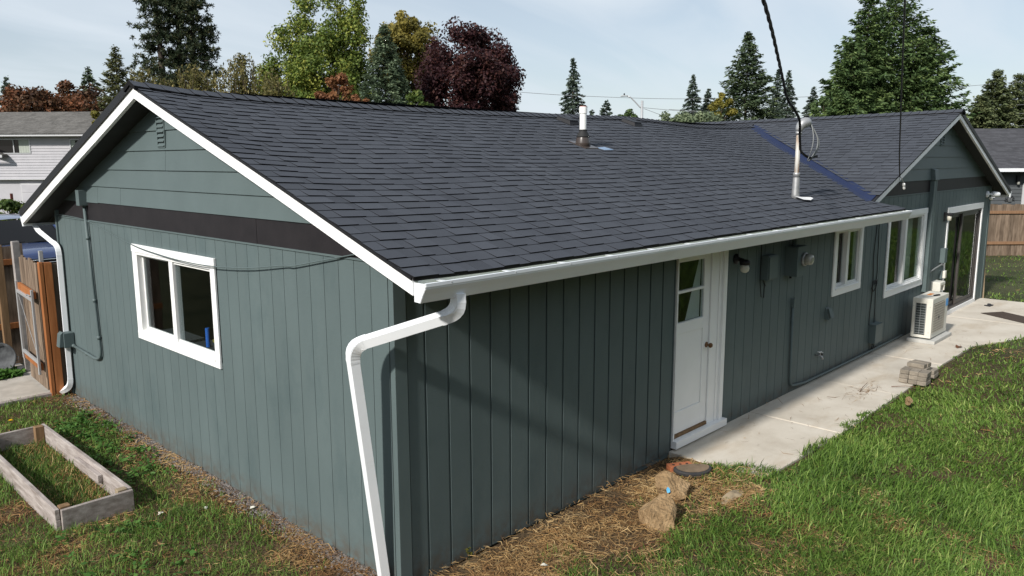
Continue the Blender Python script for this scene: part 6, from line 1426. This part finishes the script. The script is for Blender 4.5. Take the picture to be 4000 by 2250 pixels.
# bed weeds: dry tuft in the bed
px_ = rg.uniform(-1.44, -.92, 5200); py_ = rg.uniform(2.95, 5.36, 5200); kk = rg.uniform(0, 1, 5200) < .25 + .75 * fbm(px_ * 3, py_ * 2.2, 5); px_, py_ = px_[kk], py_[kk]
dry = rg.uniform(0, 1, len(px_)) < np.clip((px_ + 1.3) * 2.0, .25, .9)
blades(px_[~dry], py_[~dry], rg.uniform(.05, .14, (~dry).sum()), .006, .7, 'bed_grass', 'grass_blade', rg, None, np.clip(rg.normal(.2, .16, (~dry).sum()), 0, 1), label='green weeds growing inside the garden bed')
blades(px_[dry], py_[dry], rg.uniform(.06, .17, dry.sum()), .0045, 1.5, 'bed_straw', 'dry_blade', rg, None, np.clip(rg.normal(.6, .2, dry.sum()), 0, 1), label='dry straw inside the garden bed', cat='straw')
# broad weeds in the left yard
def weeds(n, x0, x1, y0, y1, name, label, s0=.018, seed=0):
    r_ = np.random.default_rng(seed); cx_ = r_.uniform(x0, x1, n); cy_ = r_.uniform(y0, y1, n); m_ = 9; cx2 = np.repeat(cx_, m_) + r_.normal(0, .035, n * m_); cy2 = np.repeat(cy_, m_) + r_.normal(0, .035, n * m_)
    c_ = np.stack([cx2, cy2, gz(cx2, cy2) + r_.uniform(.015, .075, n * m_)], 1); a_ = unit(r_.normal(size=c_.shape) * np.array([1, 1, .35])); nn_ = unit(np.array([[0, 0, 1.]]) + r_.normal(size=c_.shape) * .35); b_ = unit(np.cross(nn_, a_)); s = (s0 * r_.uniform(.6, 1.6, len(c_)))[:, None]
    V, T = quads(c_, a_ * s * 1.25, b_ * s); o = raw_mesh(name, V, T, np.tile(np.clip(r_.normal(.5, .2, len(c_)), 0, 1), 2), 'weed_leaf'); tag(o, label, 'weeds', kind='stuff')
weeds(110, -.75, -.18, 3.4, 6.1, 'ground_weeds', 'low broad-leaved weeds between the bed and the gable wall', seed=4)
weeds(26, -1.6, -.9, 1.2, 2.7, 'ground_weeds', 'low broad-leaved weeds in front of the garden bed', seed=5)
weeds(70, -.62, -.30, 8.75, 9.2, 'ground_weeds', 'leafy weeds around the metal tub', s0=.05, seed=6)
# gravel strip at the gable wall
n = 5200; gx = -.015 - np.abs(rg.normal(0, .09, n)); gy = rg.uniform(.05, 7.1, n); s = rg.uniform(.006, .018, n)
V0 = np.array([[1, 0, 0], [-1, 0, 0], [0, 1, 0], [0, -1, 0], [0, 0, .8], [0, 0, -.8]]); V = (np.stack([gx, gy, gz(gx, gy) + .004], 1)[:, None, :] + V0[None] * s[:, None, None] * rg.uniform(.6, 1.3, (n, 6, 1))).reshape(-1, 3)
T0 = np.array([[0, 2, 4], [2, 1, 4], [1, 3, 4], [3, 0, 4]]); T = (np.arange(n) * 6)[:, None, None] + T0[None]; o = raw_mesh('gravel', V, T.reshape(-1, 3), np.repeat(rg.uniform(0, 1, n), 4), 'gravel'); tag(o, 'grey gravel along the foot of the gable wall', 'gravel', kind='stuff')
# pale chips and petals scattered in the yards
for q, (x, y, lb) in enumerate(((-.75, 2.55, 'pale paper scrap in the grass right of the garden bed'), (-.42, 2.35, 'pale scrap lying nearest the middle of the gable wall'), (.95, -.62, 'pale yellow petal on the straw by the long wall'), (-.12, 2.02, 'white chip against the foot of the gable wall'), (.45, -.42, 'small white chip on the straw near the corner'))):
    o = MB().idx([(-.03, -.012, 0), (.02, -.02, .012), (.035, .012, .004), (-.008, .022, .014), (0, 0, .02)], [(0, 1, 4), (1, 2, 4), (2, 3, 4), (3, 0, 4)]).build('scrap', 'chip_white'); o.location = (x, y, float(gz(x, y)) + .02); o.rotation_euler = (0, 0, q); tag(o, lb, 'scrap')
def dandelion(x, y, h, label):
    dn = empty('dandelion', (x, y, float(gz(x, y))), label=label, cat='flower'); MB().tube([(0, 0, 0), (.01, 0, h * .6), (.01, .01, h)], .003, 5).build('stem', 'leaf_bush', dn)
    b = MB()
    for ring, (r_, zz) in enumerate(((.024, 0), (.017, .006), (.009, .010))):
        for k in range(12):
            a = k * .5236 + ring * .26; b.face([(.01, .01, h + zz), (.01 + r_ * math.cos(a - .22), .01 + r_ * math.sin(a - .22), h + zz + .004), (.01 + r_ * 1.12 * math.cos(a), .01 + r_ * 1.12 * math.sin(a), h + zz + .003), (.01 + r_ * math.cos(a + .22), .01 + r_ * math.sin(a + .22), h + zz + .004)])
    b.build('flower', 'yellow_petal', dn)
dandelion(-1.02, 6.28, .10, 'yellow dandelion behind the garden bed'); dandelion(-1.70, 4.10, .09, 'yellow dandelion left of the garden bed')
# twigs and long stalks
tw = 0
for (x, y, l, a, m_, lb) in ((.12, -.05, .30, 60, 'weathered_wood', 'grey twig leaning at the foot of the long wall'), (1.6, -.95, .40, -20, 'leaf_brown', 'brown stalk on the straw left of the rocks'), (-.6, 1.6, .5, 25, 'leaf_brown', 'brown stalk lying in the straw left of the downspout'), (7.9, -.95, .45, -60, 'leaf_brown', 'brown stalk on the walkway before the pavers'), (7.35, -.72, .5, 8, 'dry_blade', 'dry grass stalk lying across the walkway')):
    dx, dy = math.cos(R(a)), math.sin(R(a)); z0 = max(float(gz(x, y)), 0 if y > -1.1 and x > 3.7 else -1) + .012
    o = MB().tube([(0, 0, 0), (dx * l * .4, dy * l * .4, .02), (dx * l, dy * l, .012 + (.16 if tw == 0 else 0))], [.005, .004, .002], 5).build('twig', m_); o.location = (x, y, z0); tag(o, lb, 'twig'); tw += 1
# seedling by the long wall
sp = empty('seedling', (.62, -.10, GZ), label='bright green seedling at the foot of the long wall', cat='plant')
MB().tube([(0, 0, 0), (-.01, -.01, .08), (-.02, -.02, .13)], .003, 5).build('stem', 'leaf_bush', sp)
for k in range(7):
    a = k * .9; dx, dy = math.cos(a), math.sin(a); l = .03 + .008 * (k % 3)
    MB().idx([(-.02, -.02, .12 - .006 * k), (-.02 + dx * l * .5 - dy * l * .4, -.02 + dy * l * .5 + dx * l * .4, .13 - .006 * k), (-.02 + dx * l, -.02 + dy * l, .115 - .006 * k), (-.02 + dx * l * .5 + dy * l * .4, -.02 + dy * l * .5 - dx * l * .4, .13 - .006 * k)], [(0, 1, 2, 3)]).build('leaf', 'leaf_yellow', sp)
